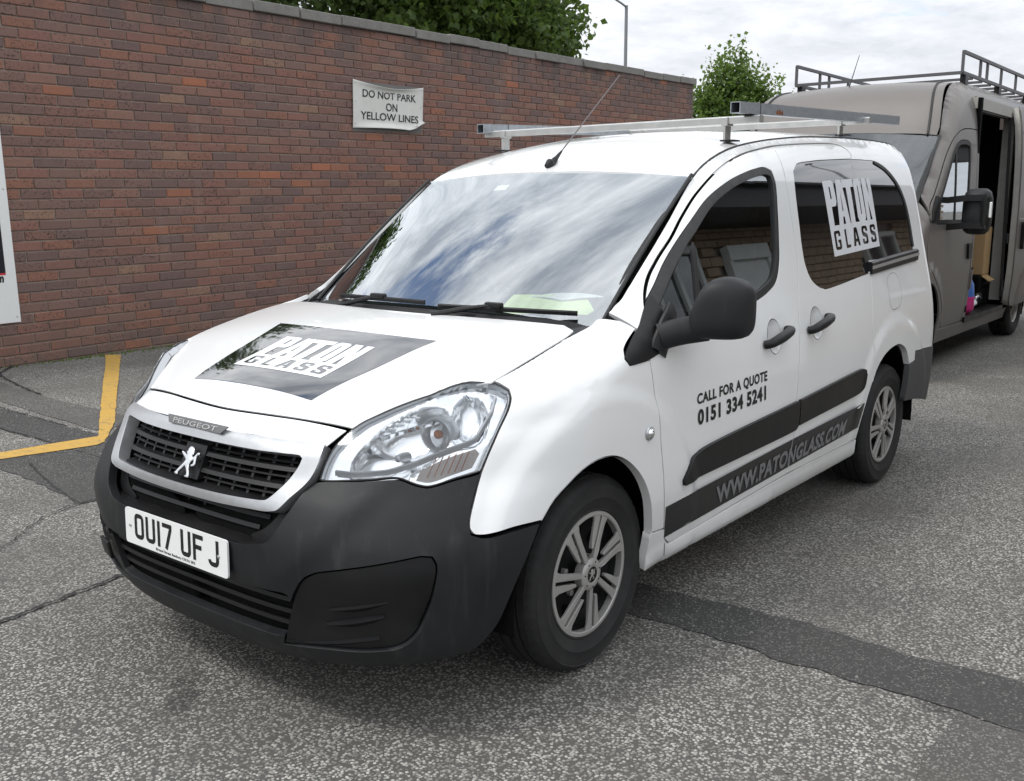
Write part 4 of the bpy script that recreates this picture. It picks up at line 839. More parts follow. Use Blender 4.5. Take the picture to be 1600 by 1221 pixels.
# block-letter emblem: letters standing on a box with a second word cut out of it
def emblem_polys():
    bx=lambda l,ox,w,oy=.075,h=.255:[[(ox+x*w,oy+y*h) for x,y in l]]
    Gl=[(1,.70),(1,.9),(.85,1),(.15,1),(0,.9),(0,.1),(.15,0),(.85,0),(1,.1),(1,.52),(.52,.52),(.52,.37),(.68,.37),(.68,.16),(.32,.16),(.32,.84),(.68,.84),(.68,.70)]
    Ll=[(0,0),(.95,0),(.95,.16),(.36,.16),(.36,1),(0,1)]
    Al=[(0,0),(.28,1),(.72,1),(1,0),(.68,0),(.62,.22),(.38,.22),(.32,0)]
    Sl=[(0,.30),(0,.1),(.15,0),(.85,0),(1,.1),(1,.44),(.88,.55),(.34,.68),(.34,.84),(.67,.84),(.67,.69),(1,.69),(1,.9),(.85,1),(.15,1),(0,.9),(0,.58),(.12,.47),(.66,.34),(.66,.16),(.33,.16),(.33,.30)]
    holes=bx(Gl,.055,.125)+bx(Ll,.27,.10)+bx(Al,.43,.145)+bx(Sl,.635,.125)+bx(Sl,.825,.125)
    out=[([(0,0),(1,0),(1,.40),(0,.40)],holes),([(.43+.145*x,.075+.255*y) for x,y in [(.42,.38),(.58,.38),(.5,.76)]],[])]
    P=[(0,.4),(0,1),(.17,1),(.205,.96),(.21,.72),(.185,.655),(.10,.65),(.10,.4)];out.append((P,[[(.10,.75),(.10,.92),(.125,.91),(.125,.76)]]))
    out.append(([(.20,.4),(.255,1),(.365,1),(.43,.4),(.335,.4),(.325,.5),(.295,.5),(.285,.4)],[[(.300,.58),(.312,.86),(.322,.58)]]))
    out.append(([(.375,1),(.605,1),(.605,.89),(.54,.89),(.54,.4),(.445,.4),(.445,.89),(.375,.89)],[]))
    out.append(([(.605,.46),(.615,.95),(.645,1),(.745,1),(.775,.95),(.785,.46),(.76,.4),(.63,.4)],[[(.685,.5),(.688,.9),(.704,.9),(.704,.5)]]))
    out.append(([(.80,.4),(.80,1),(.885,1),(.925,.74),(.925,1),(1,1),(1,.4),(.925,.4),(.878,.68),(.878,.4)],[]))
    return out
def emblem(name,quad,B,mat,parent,off):
    V=[];F=[];N=[]
    mp=lambda l:[tuple(p) for p in bilin(quad,np.array([q[0] for q in l]),np.array([q[1] for q in l]))]
    for o,h in emblem_polys():
        def dense(l):
            r=[]
            for i in range(len(l)):
                a,b=np.array(l[i]),np.array(l[(i+1)%len(l)]);m=max(1,int(np.linalg.norm(b-a)/.12));r+=[tuple(a+(b-a)*k/m) for k in range(m)]
            return r
        x,f,n=panel('',mp(dense(o)),None,None,B,holes=[mp(dense(q)) for q in h],off=off,res=.03,skirt=0,smooth=False,raw=True)
        k=len(V);V+=list(x);N+=list(n);F+=[tuple(i+k for i in q) for q in f]
    return mesh(name,V,F,mat,parent,N)
emblem('emblem_lettering',D['logo_s'],VAN,MLET,NSLIDE,-.0022)
# ---------------- nose
bonnet_half=[(.7302,.0),(.7178,.1936),(.6954,.3465),(.664,.498),(.582,.541),(.5033,.592),(.43,.655),(.385,.708),(.3562,.7437)]
bl=[(.2676,.7473),(.11,.7449),(-.03,.734),(-.0808,.7226),(-.115,.66),(-.09,.5),(-.055,.3),(-.04,.15),(-.036,0)]
bo=bonnet_half+bl
far=bonnet_half[:3]+[(.662,.517),(.60,.562),(.5033,.638),(.43,.692),(.385,.725),(.3562,.7437)]+bl;bo=bo+[(x,-y) for x,y in far[::-1][1:-1]]
bonnet=panel('bonnet',bo,MW,VN,HOOD,gap=.0036,res=.026,corner=30,skirt=.005)
so=[(.8275,0),(.818,.09),(.7945,.1639),(.778,.30),(.758,.4184),(.7475,.468),(.7425,.474),(.6745,.489),(.6990,.3465),(.7214,.1936),(.7338,0)]
so=so+[(x,-y) for x,y in so[::-1][1:-1]]
nose=panel('nose_panel',so,MW,VN,HOOD,gap=.0015,res=.022,skirt=.003)
dq=[(.631,-.291),(.196,-.385),(.196,.385),(.631,.291)]
panel('bonnet_sign',dq,MVIN,bonnet,HOOD,off=.0018,res=.024,skirt=0,smooth=False)
emblem('sign_emblem',[(.529,-.216),(.529,.216),(.302,.217),(.302,-.217)],HOOD,MLETW,bonnet,.0026)
# cowl at the foot of the screen, wipers
b=MB();n=24
for i in range(n):pass
V=[];
for i in range(n+1):
    y=-.735+1.47*i/n;xe=np.interp(abs(y),[0,.15,.3,.5,.66,.735],[-.034,-.038,-.053,-.088,-.113,-.09]);q=_hd(xe+.03,y)-np.array([0,0,.012]);u=np.clip(y/.705,-1,1);g=_gl(u,.035)+np.array([0,0,-.004]);V+=[tuple(q),tuple(_hd(xe-.012,y)-np.array([0,0,.02])),tuple(_gl(u,-.02)+np.array([.01,0,-.012])),tuple(g)]
F=[(4*i+k,4*i+k+1,4*i+k+5,4*i+k+4) for i in range(n) for k in range(3)]
mesh('cowl',V,F,MBP2,VN,smooth=True)
ws=panel('windscreen',[(-1,.0),(1,.0),(1.0,1.0),(-1.0,1.0)],MGL,VN,SCREEN,res=.08,skirt=0,gap=.004,smooth=False)
fr=[(.0,.042),(.255,.0395),(.5925,.0402),(.8499,.0483),(.9087,.0624),(.9333,.0946),(.9364,.1654),(.9399,.7996),(.9268,.900),(.8839,.940),(.4825,.946),(0,.948)]
fr=fr+[(-a,b) for a,b in fr[::-1][1:-1]]
panel('screen_border',[(-1,.0),(1,.0),(1.0,1.0),(-1.0,1.0)],MRUB,ws,SCREEN,holes=[fr],off=-.004,res=.06,skirt=0,gap=.004,smooth=False)
panel('toll_tag',[(.00,.90),(.12,.90),(.12,.845),(.0,.845)] if 0 else [(-.24,.855),(-.14,.857),(-.15,.905),(-.245,.903)],MPAPW,ws,SCREEN,off=-.006,res=.05,skirt=0,smooth=False)
for sg in (1,-1):
    P=_gl(np.array([sg*1.0]*20),np.linspace(.02,1,20))+np.array([.004,sg*.004,.004]);MB().tube(P,.007,8).obj('screen_trim',MRUB,ws,True)
# wipers: a blade lying along the glass and its arm
for u0,u1,v0,v1,ua in ((-.60,.12,.045,.042,-.22),(.22,.90,.030,.050,.52)):
    us=np.linspace(u0,u1,14);P=_gl(us,np.linspace(v0,v1,14));P=P+np.array([.012,0,.016])
    w=MB().tube(P,1,prof=[(-.004,-.009),(.004,-.009),(.006,.003),(.003,.008),(-.004,.007)]).obj('wiper',MBP2,ws)
    A=_gl(np.array([ua]),np.array([.045]))[0]+np.array([.016,0,.022]);c=A+np.array([-.002,0,.002])
    MB().box(c,(.026,.070,.020),ch=.006).obj('wiper_pivot',MBP2,ws,True)
    e=_gl(np.array([ua-.30]),np.array([-.012]))[0]+np.array([.012,0,.012])
    MB().tube(densify([c,(c+e)/2+np.array([.004,0,.003]),e],8),[.007,.007,.008,.008,.009,.009,.010,.011],8).obj('wiper_arm',MBP2,ws,True)
# roof
ro=[(-.872,0),(-.878,.2),(-.893,.45),(-.914,.668)]
xs=np.linspace(-.95,-3.49,26);m=_xe<=-.80;ro+=[(float(x),float(np.interp(x,_xe[m],_ye[m]))) for x in xs];ro+=[(-3.535,.45),(-3.55,.2),(-3.555,0)]
ro=ro+[(x,-y) for x,y in ro[::-1][1:-1]]
roof_p=panel('roof',ro,MW,VN,ROOF,gap=.0025,res=.05,corner=30,skirt=.012)
# roof ditch mouldings
for sg in (1,-1):
    xs=np.linspace(-.93,-3.3,30);P=np.stack([xs,sg*np.interp(xs,_xe[m],_ye[m]),np.interp(xs,_xe[m],_ze[m])],1)
    MB().tube(P-np.array([0,0,.004]),.006,6).obj('roof_ditch',MRUB,roof_p,True)
# aerial
A=np.array([-.925,0,float(_rf(-.925,0)[2])]);T=np.array([-1.455,0,2.035])
ae=MB().tube([A+[.022,0,.002],A+[.0,0,.014],A+[-.045,0,.006]],[.010,.020,.008],12).obj('aerial',MBP2,VN,True)
d=(T-A)/np.linalg.norm(T-A);MB().tube([A+d*.012,A+d*.045,A+d*.06,A+d*.11],[.013,.014,.010,.0045],10).obj('aerial_foot',MBP2,ae,True);MB().tube([A+d*.10,T],[.0030,.0022],6).obj('aerial_mast',simple('mast_steel',(.13,.115,.115),.5,.2),ae,True)
# ---------------- front bumper
half=[(0,.549),(.0664,.5488),(.1302,.5509),(.2154,.5552),(.2507,.5637),(.2653,.5745),(.2772,.5913),(.304,.6638),(.3253,.7248),(.3369,.7331)]+D['bump_hl'][1:]+[(.637,.7465),(.628,.70),(.619,.63),(.6225,.600),(.641,.588),(.70,.588),(.765,.588)]+[(.7341,.5012),(.7012,.4037),(.672,.3113),(.642,.262),(.575,.232),(.48,.222),(.39,.216),(.25,.205),(.12,.198),(0,.196)]
bo=half+[(-a,b) for a,b in half[::-1][1:-1]]
INT=[(0,.4262),(.1722,.4283),(.298,.4340),(.3096,.425),(.285,.302),(.272,.2935),(.1289,.290),(0,.2885)];INT=INT+[(-a,b) for a,b in INT[::-1][1:-1]]
FOG=D['fog']
def muzzle(v):                                                       # soft shoulders either side of the plate
    u,z=np.abs(v[:,0]),v[:,1];s=lambda x:x*x*(3-2*x)
    line=.46+.30*np.clip((z-.44)/.28,0,1);k=s(np.clip((line-u)/.07,0,1))*s(np.clip((z-.40)/.08,0,1))*s(np.clip((.74-z)/.05,0,1))
    lip=s(np.clip((.575-z)/.022,0,1))*s(np.clip((z-.535)/.02,0,1))*s(np.clip((.42-u)/.06,0,1))
    return .010*k+.006*lip-.012*s(np.clip((.262-z)/.05,0,1))
bumper=panel('front_bumper',bo,MBP,VN,VAN,holes=[INT,FOG,[(-a,b) for a,b in FOG],[(-a,b) for a,b in [(.352,.452),(.383,.454),(.379,.388),(.349,.386)]]],gap=.002,res=.024,skirt=.028,disp=muzzle)
for sg in (1,-1):
    fc=panel('fog_cover',side(sg,FOG),MBP2,bumper,VAN,gap=.003,off=-.004,res=.025,skirt=.02,disp=lambda v:-.018*np.clip(1-np.abs(v[:,1]-.37)/.13,0,1)*np.clip((np.abs(v[:,0])-.42)/.1,0,1))
    for (a,b),h in (((.38,.404),.0),((.3686,.3558),0),((.31,.283),0)):
        L={.404:.1055,.3558:.107,.283:.155}[b];dz={.404:.033,.3558:.037,.283:.045}[b]
        V=[];n=10
        for i in range(n+1):
            t=(a+L*i/n)*sg;z=b+dz*(i/n)**1.3;wd=.011*math.sin(math.pi*min(1,.12+.88*(1-i/n)))+.002
            p=VAN.S(t,z);q=VAN.N(t,z);V+=[tuple(p-q*.018+np.array([0,0,wd])),tuple(p+q*(-.009 if b>.3 else -.006)),tuple(p-q*.018-np.array([0,0,wd]))]
        mesh('cover_fin',V,[(3*i+k,3*i+k+1,3*i+k+4,3*i+k+3) for i in range(n) for k in (0,1)],MFIN,bumper,smooth=False)
# recess behind bumper, lower intake
def shell_strip(name,ts,zs,offs,mat,parent,cap=None):
    """strip along the nose at given heights / depths (lists of the cross-section)"""
    V=[];k=len(zs)
    for t in ts:
        t=float(t)
        for z,o in zip(zs,offs):V.append(tuple(VAN.S(t,z)+VAN.N(t,z)*np.array([1,1,.0])*o))
    F=[(i*k+j,i*k+(j+1)%k,(i+1)*k+(j+1)%k,(i+1)*k+j) for i in range(len(ts)-1) for j in range(k if cap else k-1)]
    if cap:F+=[tuple(range(k))[::-1],tuple((len(ts)-1)*k+j for j in range(k))]
    return mesh(name,V,F,mat,parent)
shell_strip('intake_back',np.linspace(-.40,.40,24),[.24,.46],[-.13,-.13],MDK,bumper)
for z in (.405,.368,.330):
    w=.30 if z>.34 else .292
    shell_strip('intake_slat',np.linspace(-w,w,25),[z-.006,z-.004,z+.008,z+.010],[-.09,-.022,-.026,-.09],MBP2,bumper,True)
for t in np.linspace(-.25,.25,8):
    shell_strip('intake_divider',[t-.004,t+.004],[.285,.43,.43,.285],[-.10,-.10,-.045,-.045],MBP2,bumper,True)
shell_strip('intake_floor',np.linspace(-.30,.30,24),[.286,.290],[-.004,-.12],MBP2,bumper)
shell_strip('recess_floor',np.linspace(-.30,.30,24),[.5525,.572],[.004,-.095],MBP2,bumper)
panel('recess_wall',[(.215,.555),(.2507,.5637),(.2653,.5745),(.2772,.5913),(.304,.6638),(.3253,.7248),(.30,.73),(.27,.66),(.235,.60),(.20,.57)],MBP2,bumper,VAN,off=-.03,res=.03,skirt=.06)
panel('recess_wall',[(-a,b) for a,b in [(.215,.555),(.2507,.5637),(.2653,.5745),(.2772,.5913),(.304,.6638),(.3253,.7248),(.30,.73),(.27,.66),(.235,.60),(.20,.57)]],MBP2,bumper,VAN,off=-.03,res=.03,skirt=.06)
shell_strip('grille_back',np.linspace(-.42,.42,30),[.54,.66,.82],[-.14,-.14,-.12],MDK,bumper)
for z,w in ((.622,.245),(.590,.222)):
    shell_strip('recess_slat',np.linspace(-w,w,25),[z-.006,z-.003,z+.008,z+.010],[-.09,-.030,-.034,-.09],MBP2,bumper,True)
for t in np.linspace(-.2,.2,8):
    shell_strip('recess_divider',[t-.004,t+.004],[.56,.645,.645,.56],[-.11,-.11,-.055,-.055],MBP2,bumper,True)
# towing-eye cover hanging open
p=VAN.S(-.350,.357);n=VAN.N(-.350,.357)
MB().box(p-n*.001+np.array([0,0,-.012]),(.012,.085,.062),R=frame([0,0,0],n,[0,0,1])[:3,:3]@np.array([[1,0,0],[0,0,1],[0,-1,0]]),ch=.004).obj('towing_cover',MBP2,bumper,True)
panel('towing_hole',[(-a,b) for a,b in [(.348,.456),(.387,.458),(.383,.384),(.345,.382)]],MDK,bumper,VAN,off=-.035,res=.03,skirt=0)
# ---------------- grille surround and bars
CO=[(0,.8275),(.06,.827),(.1195,.8267),(.21,.8265),(.2898,.8262),(.3334,.8237),(.334,.782),(.3262,.734),(.30,.684),(.281,.6545),(.262,.648),(.2184,.646),(.1195,.642),(.0,.640)]
CI=[(0,.7905),(.0683,.7903),(.195,.7893),(.2922,.789),(.2985,.783),(.297,.768),(.284,.725),(.259,.681),(.252,.674),(.2435,.672),(.20,.670),(.0883,.667),(0,.666)]
COm=CO+[(-a,b) for a,b in CO[::-1][1:-1]];CIm=CI+[(-a,b) for a,b in CI[::-1][1:-1]]
ring=panel('grille_surround',COm,MSAT,VN,VAN,holes=[CIm],off=.014,gap=.001,res=.010,skirt=.040,disp=lambda v:.006-.012*np.clip((np.abs(v[:,1]-.73)-.062)/.034,0,1)**2+.010*np.clip((v[:,1]-.80)/.02,0,1)*np.clip(1-np.abs(np.abs(v[:,0])-.0)/.40,0,1))
for z,o,w,th in ((.768,-.020,.278,.004),(.752,-.008,.282,.009),(.731,-.022,.276,.0035),(.708,-.008,.262,.009),(.688,-.022,.245,.0035)):
    ts=[s for s in np.linspace(-w,w,33)]
    shell_strip('grille_bar',ts,[z-th,z-th*.4,z+th*.7,z+th],[-.075,o,o-.004,-.075],MBP2,ring,True)
for t in np.linspace(-.262,.262,13):
    if abs(t)<.02:continue
    z0=.672 if abs(t)<.24 else .70
    shell_strip('grille_divider',[t-.0035,t+.0035],[z0,.788,.788,z0],[-.085,-.085,-.030,-.030],MBP2,ring,True)
shell_strip('grille_ledge',np.linspace(-.255,.255,30),[.668,.680],[.006,-.075],MBP2,ring)
shell_strip('emblem_backing',np.linspace(-.035,.035,9),[.682,.775,.778,.679],[-.006,-.006,-.05,-.05],MBP2,ring,True)
# rampant-lion badge
LION=[(.02,.98),(.10,1.0),(.20,.98),(.27,.92),(.30,.84),(.27,.76),(.22,.71),(.30,.66),(.38,.72),(.46,.83),(.55,.87),(.60,.83),(.58,.76),(.52,.79),(.47,.70),(.50,.58),(.52,.47),(.46,.40),(.36,.36),(.30,.42),(.40,.47),(.40,.55),(.37,.60),(.24,.50),(.22,.40),(.27,.28),(.36,.14),(.38,.05),(.34,.0),(.20,.0),(.16,.04),(.24,.08),(.22,.16),(.12,.28),(.02,.36),(-.08,.26),(-.18,.16),(-.24,.11),(-.20,.05),(-.26,.01),(-.38,.03),(-.40,.08),(-.34,.11),(-.28,.20),(-.14,.36),(-.06,.46),(-.02,.54),(-.10,.60),(-.24,.68),(-.34,.74),(-.34,.79),(-.24,.79),(-.10,.73),(-.02,.70),(-.06,.76),(-.10,.80),(-.04,.85),(-.04,.92)]
def lion(name,M,h,th,mat,parent):return MB().prism([(x*h,(y-.5)*h) for x,y in LION],th,M).obj(name,mat,parent,True,bevel=th*.3)
p=VAN.S(0.,.724);nv=VAN.N(0.,.724);lion('lion_badge',frame(p+nv*.004+np.array([0,-.006,0]),[0,1,0],np.cross(nv,[0,1,0])),.092,.010,MCHR,ring)
# name strip let into the surround
panel('name_strip',[(-.105,.8305),(-.09,.812),(.09,.812),(.105,.8305)],simple('grey_satin_strip',(.16,.16,.16),.35,.6),ring,VAN,off=.0285,res=.02,skirt=.004,smooth=False)
text_on('name_lettering','PEUGEOT',[(-.075,.8155),(.075,.8155),(.077,.8265),(-.077,.8265)],VAN,MALU2,ring,off=.0295,bold=.005)
# ---------------- number plate
PX,PZ=.9215,.5007
MPL=frame([PX+.004,0,PZ],[0,1,0],[-.029,0,1])
def rrect(w,h,r,n=5):
    o=[]
    for cx,cy,a in((w/2-r,h/2-r,0),(-w/2+r,h/2-r,90),(-w/2+r,-h/2+r,180),(w/2-r,-h/2+r,270)):
        o+=[(cx+r*math.cos(math.radians(a+90*i/n)),cy+r*math.sin(math.radians(a+90*i/n))) for i in range(n+1)]
    return o
plate=MB().prism(rrect(.520,.111,.010),.006,MPL,-.006).obj('number_plate',MPLT,VN,False)
def strokes(paths,w,ox,oy,closed=()):
    """flat ribbons of constant width"""
    V=[];F=[]
    for k,p in enumerate(paths):
        p=np.array(p,float);c=k in closed;n=len(p);d=np.roll(p,-1,0)-p
        if not c:d[-1]=d[-2]
        d/=np.linalg.norm(d,axis=1,keepdims=True);pr=np.roll(d,1,0)
        if not c:pr[0]=d[0]
        a=np.stack([-d[:,1],d[:,0]],1);b=np.stack([-pr[:,1],pr[:,0]],1);m=a+b;m/=(1+(a*b).sum(1))[:,None]
        s=len(V)
        for q,e in zip(p,m):V+=[(ox+q[0]+e[0]*w/2,oy+q[1]+e[1]*w/2,0),(ox+q[0]-e[0]*w/2,oy+q[1]-e[1]*w/2,0)]
        for i in range(n if c else n-1):
            j=(i+1)%n;F.append((s+2*i,s+2*i+1,s+2*j+1,s+2*j))
    return V,F
def arc(cx,cy,r,a0,a1,n=6):return [(cx+r*math.cos(math.radians(a0+(a1-a0)*i/n)),cy+r*math.sin(math.radians(a0+(a1-a0)*i/n))) for i in range(n+1)]
h,w,s=.079,.050,.0135;i_=s/2;R=.011
CH={'O':([arc(w-i_-R,h-i_-R,R,0,90)+arc(i_+R,h-i_-R,R,90,180)+arc(i_+R,i_+R,R,180,270)+arc(w-i_-R,i_+R,R,270,360)],(0,)),
 'U':([[(i_,h)]+arc(i_+R,i_+R,R,180,270)+arc(w-i_-R,i_+R,R,270,360)+[(w-i_,h)]],()),'1':([[(w/2,0),(w/2,h)]],()),
 '7':([[(0,h-i_),(w-i_-.001,h-i_),(w-i_-.001,h-i_-.008),(w*.36,0)]],()),'F':([[(i_,0),(i_,h-i_),(w,h-i_)],[(i_,h*.52),(w-.008,h*.52)]],()),'J':([[(w-i_,h)]+arc(w-i_-R-.002,i_+R+.002,R+.002,360,270)+arc(i_+R+.001,i_+R+.002,R+.002,270,185)],())}
x=-.208;HY=-.034
for ch,adv in (('O',.061),('U',.0445),('1',.0445),('7',.094),('U',.061),('F',.074),('J',.06)):
    pa,cl=CH[ch];V,F=strokes(pa,s,x,HY,cl);V=np.array(V)@MPL[:3,:3].T+MPL[:3,3]+MPL[:3,2]*.0008
    mesh('plate_character',V,F,MINK,plate);x+=adv
T=MPL.copy();T[:3,3]=MPL[:3,3]+MPL[:3,0]*-.095+MPL[:3,1]*-.0485+MPL[:3,2]*.0008;flat_text('dealer_lettering','Bristol Street Banbury OX16 2RS',T,.200,.008,MINK,plate,.02)
for dx in (-.232,.220):
    Ms=MPL.copy();Ms[:3,3]+=MPL[:3,0]*dx+MPL[:3,1]*.002;MB().lathe([(0,.004),(.004,.0035),(.0055,.0),(.0055,-.001)],14,Ms).obj('plate_screw',MSAT,plate,True)
MB().box((PX-.018,0,PZ-.004),(.034,.47,.09),ch=.004).obj('plate_holder',MBP2,plate)
# ---------------- headlights
HL=D['hl']
HLP=HL[:]
for sg in (1,-1):
    lw=None;lens=panel('headlight',side(sg,HLP),MLENS,VN,VAN,gap=.004,off=-.001,res=.03,skirt=0)
    panel('lens_rim',side(sg,HLP),MRUB,lens,VAN,gap=.0,holes=[side(sg,[tuple(p) for p in np.stack(VAN.unm(*inset_poly(smooth_poly(np.stack(VAN.met(*np.array(HLP).T),1),.03),.003).T),1)])],off=-.003,res=.02,skirt=.004)
    panel('lamp_wall',side(sg,HLP),MSAT,lens,VAN,gap=.001,holes=[side(sg,[tuple(p) for p in np.stack(VAN.unm(*inset_poly(smooth_poly(np.stack(VAN.met(*np.array(HLP).T),1),.03),.0042).T),1)])],off=-.007,res=.02,skirt=.024)
    inn=[tuple(p) for p in np.stack(VAN.unm(*inset_poly(smooth_poly(np.stack(VAN.met(*np.array(HLP).T),1),  .03),.0045).T),1)]
    def bowl(v):
        a,b=VAN.unm(np.abs(v[:,0]),v[:,1]);u=v[:,0];u=np.abs(u);c=VAN.met(.478,.826);q=((u-c[0])/.150)**2+(((v[:,1]-c[1])-(u-c[0])*.30)/.082)**2
        c2=VAN.met(.61,.888);q2=((u-c2[0])/.070)**2+((v[:,1]-c2[1])/.062)**2
        d=-.075*np.sqrt(np.clip(1-q,0,1))-.040*np.sqrt(np.clip(1-q2,0,1))
        return d
    hs=panel('headlight_housing',side(sg,inn),MREF,lens,VAN,off=-.026,res=.011,skirt=0,disp=bowl,smooth=False)
    panel('lamp_back',side(sg,HLP),MDK,lens,VAN,off=-.125,res=.08,skirt=0)
    # ring, bulb and clear turn-signal block
    c=VAN.S(.545*sg,.868)-VAN.N(.545*sg,.868)*.055;ax=np.array([.93,.25*sg,.12]);ax/=np.linalg.norm(ax)
    Mr=frame(c,np.cross([0,0,1],ax),[0,0,1]);Mr[:3,2]=ax;Mr[:3,0]=np.cross(Mr[:3,1],ax)
    MB().lathe([(.050,-.03),(.050,.018),(.045,.026),(.039,.018),(.037,-.03)],36,Mr).obj('lamp_ring',MSAT,lens,True)
    MB().lathe([(.0,.0),(.012,.0),(.013,.012),(.008,.02),(.0,.022)],16,Mr).obj('bulb',MAMB,lens,True)
    c=VAN.S(.478*sg,.832)-VAN.N(.478*sg,.832)*.085;Mr[:3,3]=c
    MB().lathe([(.014,-.01),(.014,.02),(.010,.045),(.0,.048)],18,Mr).obj('bulb_shield',MSAT,lens,True)
    for k in range(7):                                               # ribs on the upper reflector
        t=.43+.017*k;z=.862+.0055*k;p=VAN.S(t*sg,z)-VAN.N(t*sg,z)*.045;MB().box(p,(.035,.006,.012),ch=.001).obj('reflector_rib',MCHR,lens)
    sl=[(.515,.745),(.538,.7385),(.585,.752),(.622,.764),(.635,.80),(.625,.815),(.56,.792),(.52,.768)]
    panel('side_lamp',side(sg,sl),MAMB if 0 else simple('smoked_lens',(.30,.26,.235),.2,spec=.8,var=.2,scale=80),lens,VAN,off=-.020,res=.02,skirt=.01)
    for k in range(6):
        a=.535+.013*k;P=[VAN.S((a+.0)*sg,.748+.0025*k)-VAN.N(a*sg,.75)*.017,VAN.S((a+.012)*sg,.80+.002*k)-VAN.N(a*sg,.80)*.017];MB().tube(P,.0012,5).obj('lens_rib',MAMB,lens)
    # chrome blade sweeping under the main reflector
    bp=[(.36,.760),(.40,.757),(.46,.765),(.51,.785),(.56,.812),(.62,.835),(.655,.90),(.67,.94)]
    P=np.array([VAN.S(t*sg,z)-VAN.N(t*sg,z)*.016 for t,z in bp]);MB().tube(densify(P,24),1,prof=[(-.003,-.007),(.003,-.007),(.004,.006),(-.002,.008)]).obj('reflector_blade',MSAT,lens,True)
# ---------------- mirrors
def mirror(sg):
    # housing lofted from sections across the van
    secs=[(.895,-.365,1.075,.085,.060),(.93,-.41,1.088,.105,.085),(.955,-.47,1.108,.105,.105),(.985,-.53,1.122,.098,.112),(1.03,-.60,1.128,.088,.112),(1.07,-.655,1.125,.074,.106),(1.095,-.69,1.118,.052,.088),(1.105,-.70,1.115,.02,.045)]
    return secs
def superell(cx,cz,rx,rz,n,p=3.2):
    o=[]
    for i in range(n):
        a=2*math.pi*i/n;c,s_=math.cos(a),math.sin(a);r=(abs(c)**p+abs(s_)**p)**(-1/p);o.append((cx+rx*r*c,cz+rz*r*s_))
    return o
MIRROR=[(.940,-.445,1.068,.036,.036),(.952,-.45,1.078,.052,.052),(.968,-.458,1.100,.068,.078),(.990,-.468,1.122,.077,.100),(1.03,-.485,1.130,.081,.109),(1.075,-.50,1.128,.077,.106),(1.105,-.512,1.122,.064,.092),(1.120,-.518,1.118,.036,.06)]
MIRROR=[(y,x-.004,z+.002,rx*.95,rz*.96) for y,x,z,rx,rz in MIRROR]
for sg in (1,):                                                      # no far side mirror shows in the photograph
    door=DOORS[0 if sg==1 else 1]
    V=[];n=28
    for y,x,z,rx,rz in MIRROR:
        for px,pz in superell(x,z,rx,rz,n):
            if sg==1:V.append((px,y,pz))

    k=len(MIRROR);F=[(i*n+j,i*n+(j+1)%n,(i+1)*n+(j+1)%n,(i+1)*n+j) for i in range(k-1) for j in range(n)]+[tuple(range(n)),tuple((k-1)*n+j for j in range(n))]
    o=mesh('door_mirror',V,F,MBP,door,smooth=True);bm=bmesh.new();bm.from_mesh(o.data);bmesh.ops.recalc_face_normals(bm,faces=bm.faces);bm.to_mesh(o.data);bm.free();sb=o.modifiers.new('s','SUBSURF');sb.levels=sb.render_levels=1
    P=[(-.36,sg*.868,1.035),(-.385,sg*.90,1.048),(-.42,sg*.93,1.056),(-.47,sg*.985,1.066)]
    MB().tube(densify(P,10),1,prof=[(.034*math.cos(a),.046*math.sin(a)) for a in np.linspace(0,2*math.pi,16,endpoint=False)]).obj('mirror_arm',MBP,door,True)
    P=[(-.345,sg*.872,.985),(-.365,sg*.872,1.02),(-.41,sg*.868,1.075),(-.455,sg*.855,1.105)]
    MB().tube(densify(P,12),1,prof=[(.02*math.cos(a),.05*math.sin(a)) for a in np.linspace(0,2*math.pi,14,endpoint=False)]).obj('mirror_foot',MBP2,door,True)
    if sg==1:MB().prism(superell(0,0,.060,.088,24),.004,frame([-.575,1.035,1.125],[0,1,0],[0,0,1])).obj('mirror_glass',MCHR,door)
# ---------------- inside
b=MB();V=[];ns=20
sec=[(-.10,1.060),(-.15,1.078),(-.30,1.088),(-.80,1.092),(-.88,1.06),(-.90,.94),(-.84,.78),(-.80,.55)]
for i in range(ns+1):
    y=-.74+1.48*i/ns
    for x,z in sec:V.append((x-.10*(abs(y)/.74)**2*(1 if x>-.5 else 0),y,z-.01*(abs(y)/.74)**2+(.045*math.exp(-((y+.38)/.16)**2) if -.65<x<-.4 else 0)))
k=len(sec);mesh('dashboard',V,[(i*k+j,i*k+j+1,(i+1)*k+j+1,(i+1)*k+j) for i in range(ns) for j in range(k-1)],MDASH,VN,smooth=True)
for y,w in ((-.38,.50),(.36,.62)):
    se=MB().box((-1.22,y,.72),(.48,w,.14),ch=.04).obj('seat',MSEAT,VN,True)
    R=Matrix.Rotation(math.radians(-14),3,'Y');MB().box((-1.47,y,1.02),(.13,w*.94,.58),R=np.array(R),ch=.045).obj('seat_back',MSEAT,se,True)
    for dy in ((0,) if w<.55 else (-.16,.16)):MB().box((-1.56,y+dy,1.41),(.09,.24,.17),R=np.array(R),ch=.035).obj('head_rest',MSEAT,se,True)
Mw=frame([-.80,-.38,1.01],[0,1,0],[-.42,0,.9]);st=[tuple((Mw@np.array([.185*math.cos(a),.185*math.sin(a),0,1]))[:3]) for a in np.linspace(0,2*math.pi,33)]
sw=MB().tube(st,.014,8,cap=False).obj('steering_wheel',MBP2,VN,True)
for a in (10,170,270):
    q=(Mw@np.array([.18*math.cos(math.radians(a)),.18*math.sin(math.radians(a)),0,1]))[:3];MB().tube([Mw[:3,3]+Mw[:3,2]*-.02,q],.016,6).obj('wheel_spoke',MBP2,sw)
MB().box(Mw[:3,3]-Mw[:3,2]*.02,(.05,.13,.12),R=Mw[:3,:3]@np.array([[0,0,1],[1,0,0],[0,1,0]]).T if 0 else None,ch=.02).obj('wheel_hub',MBP2,sw,True)
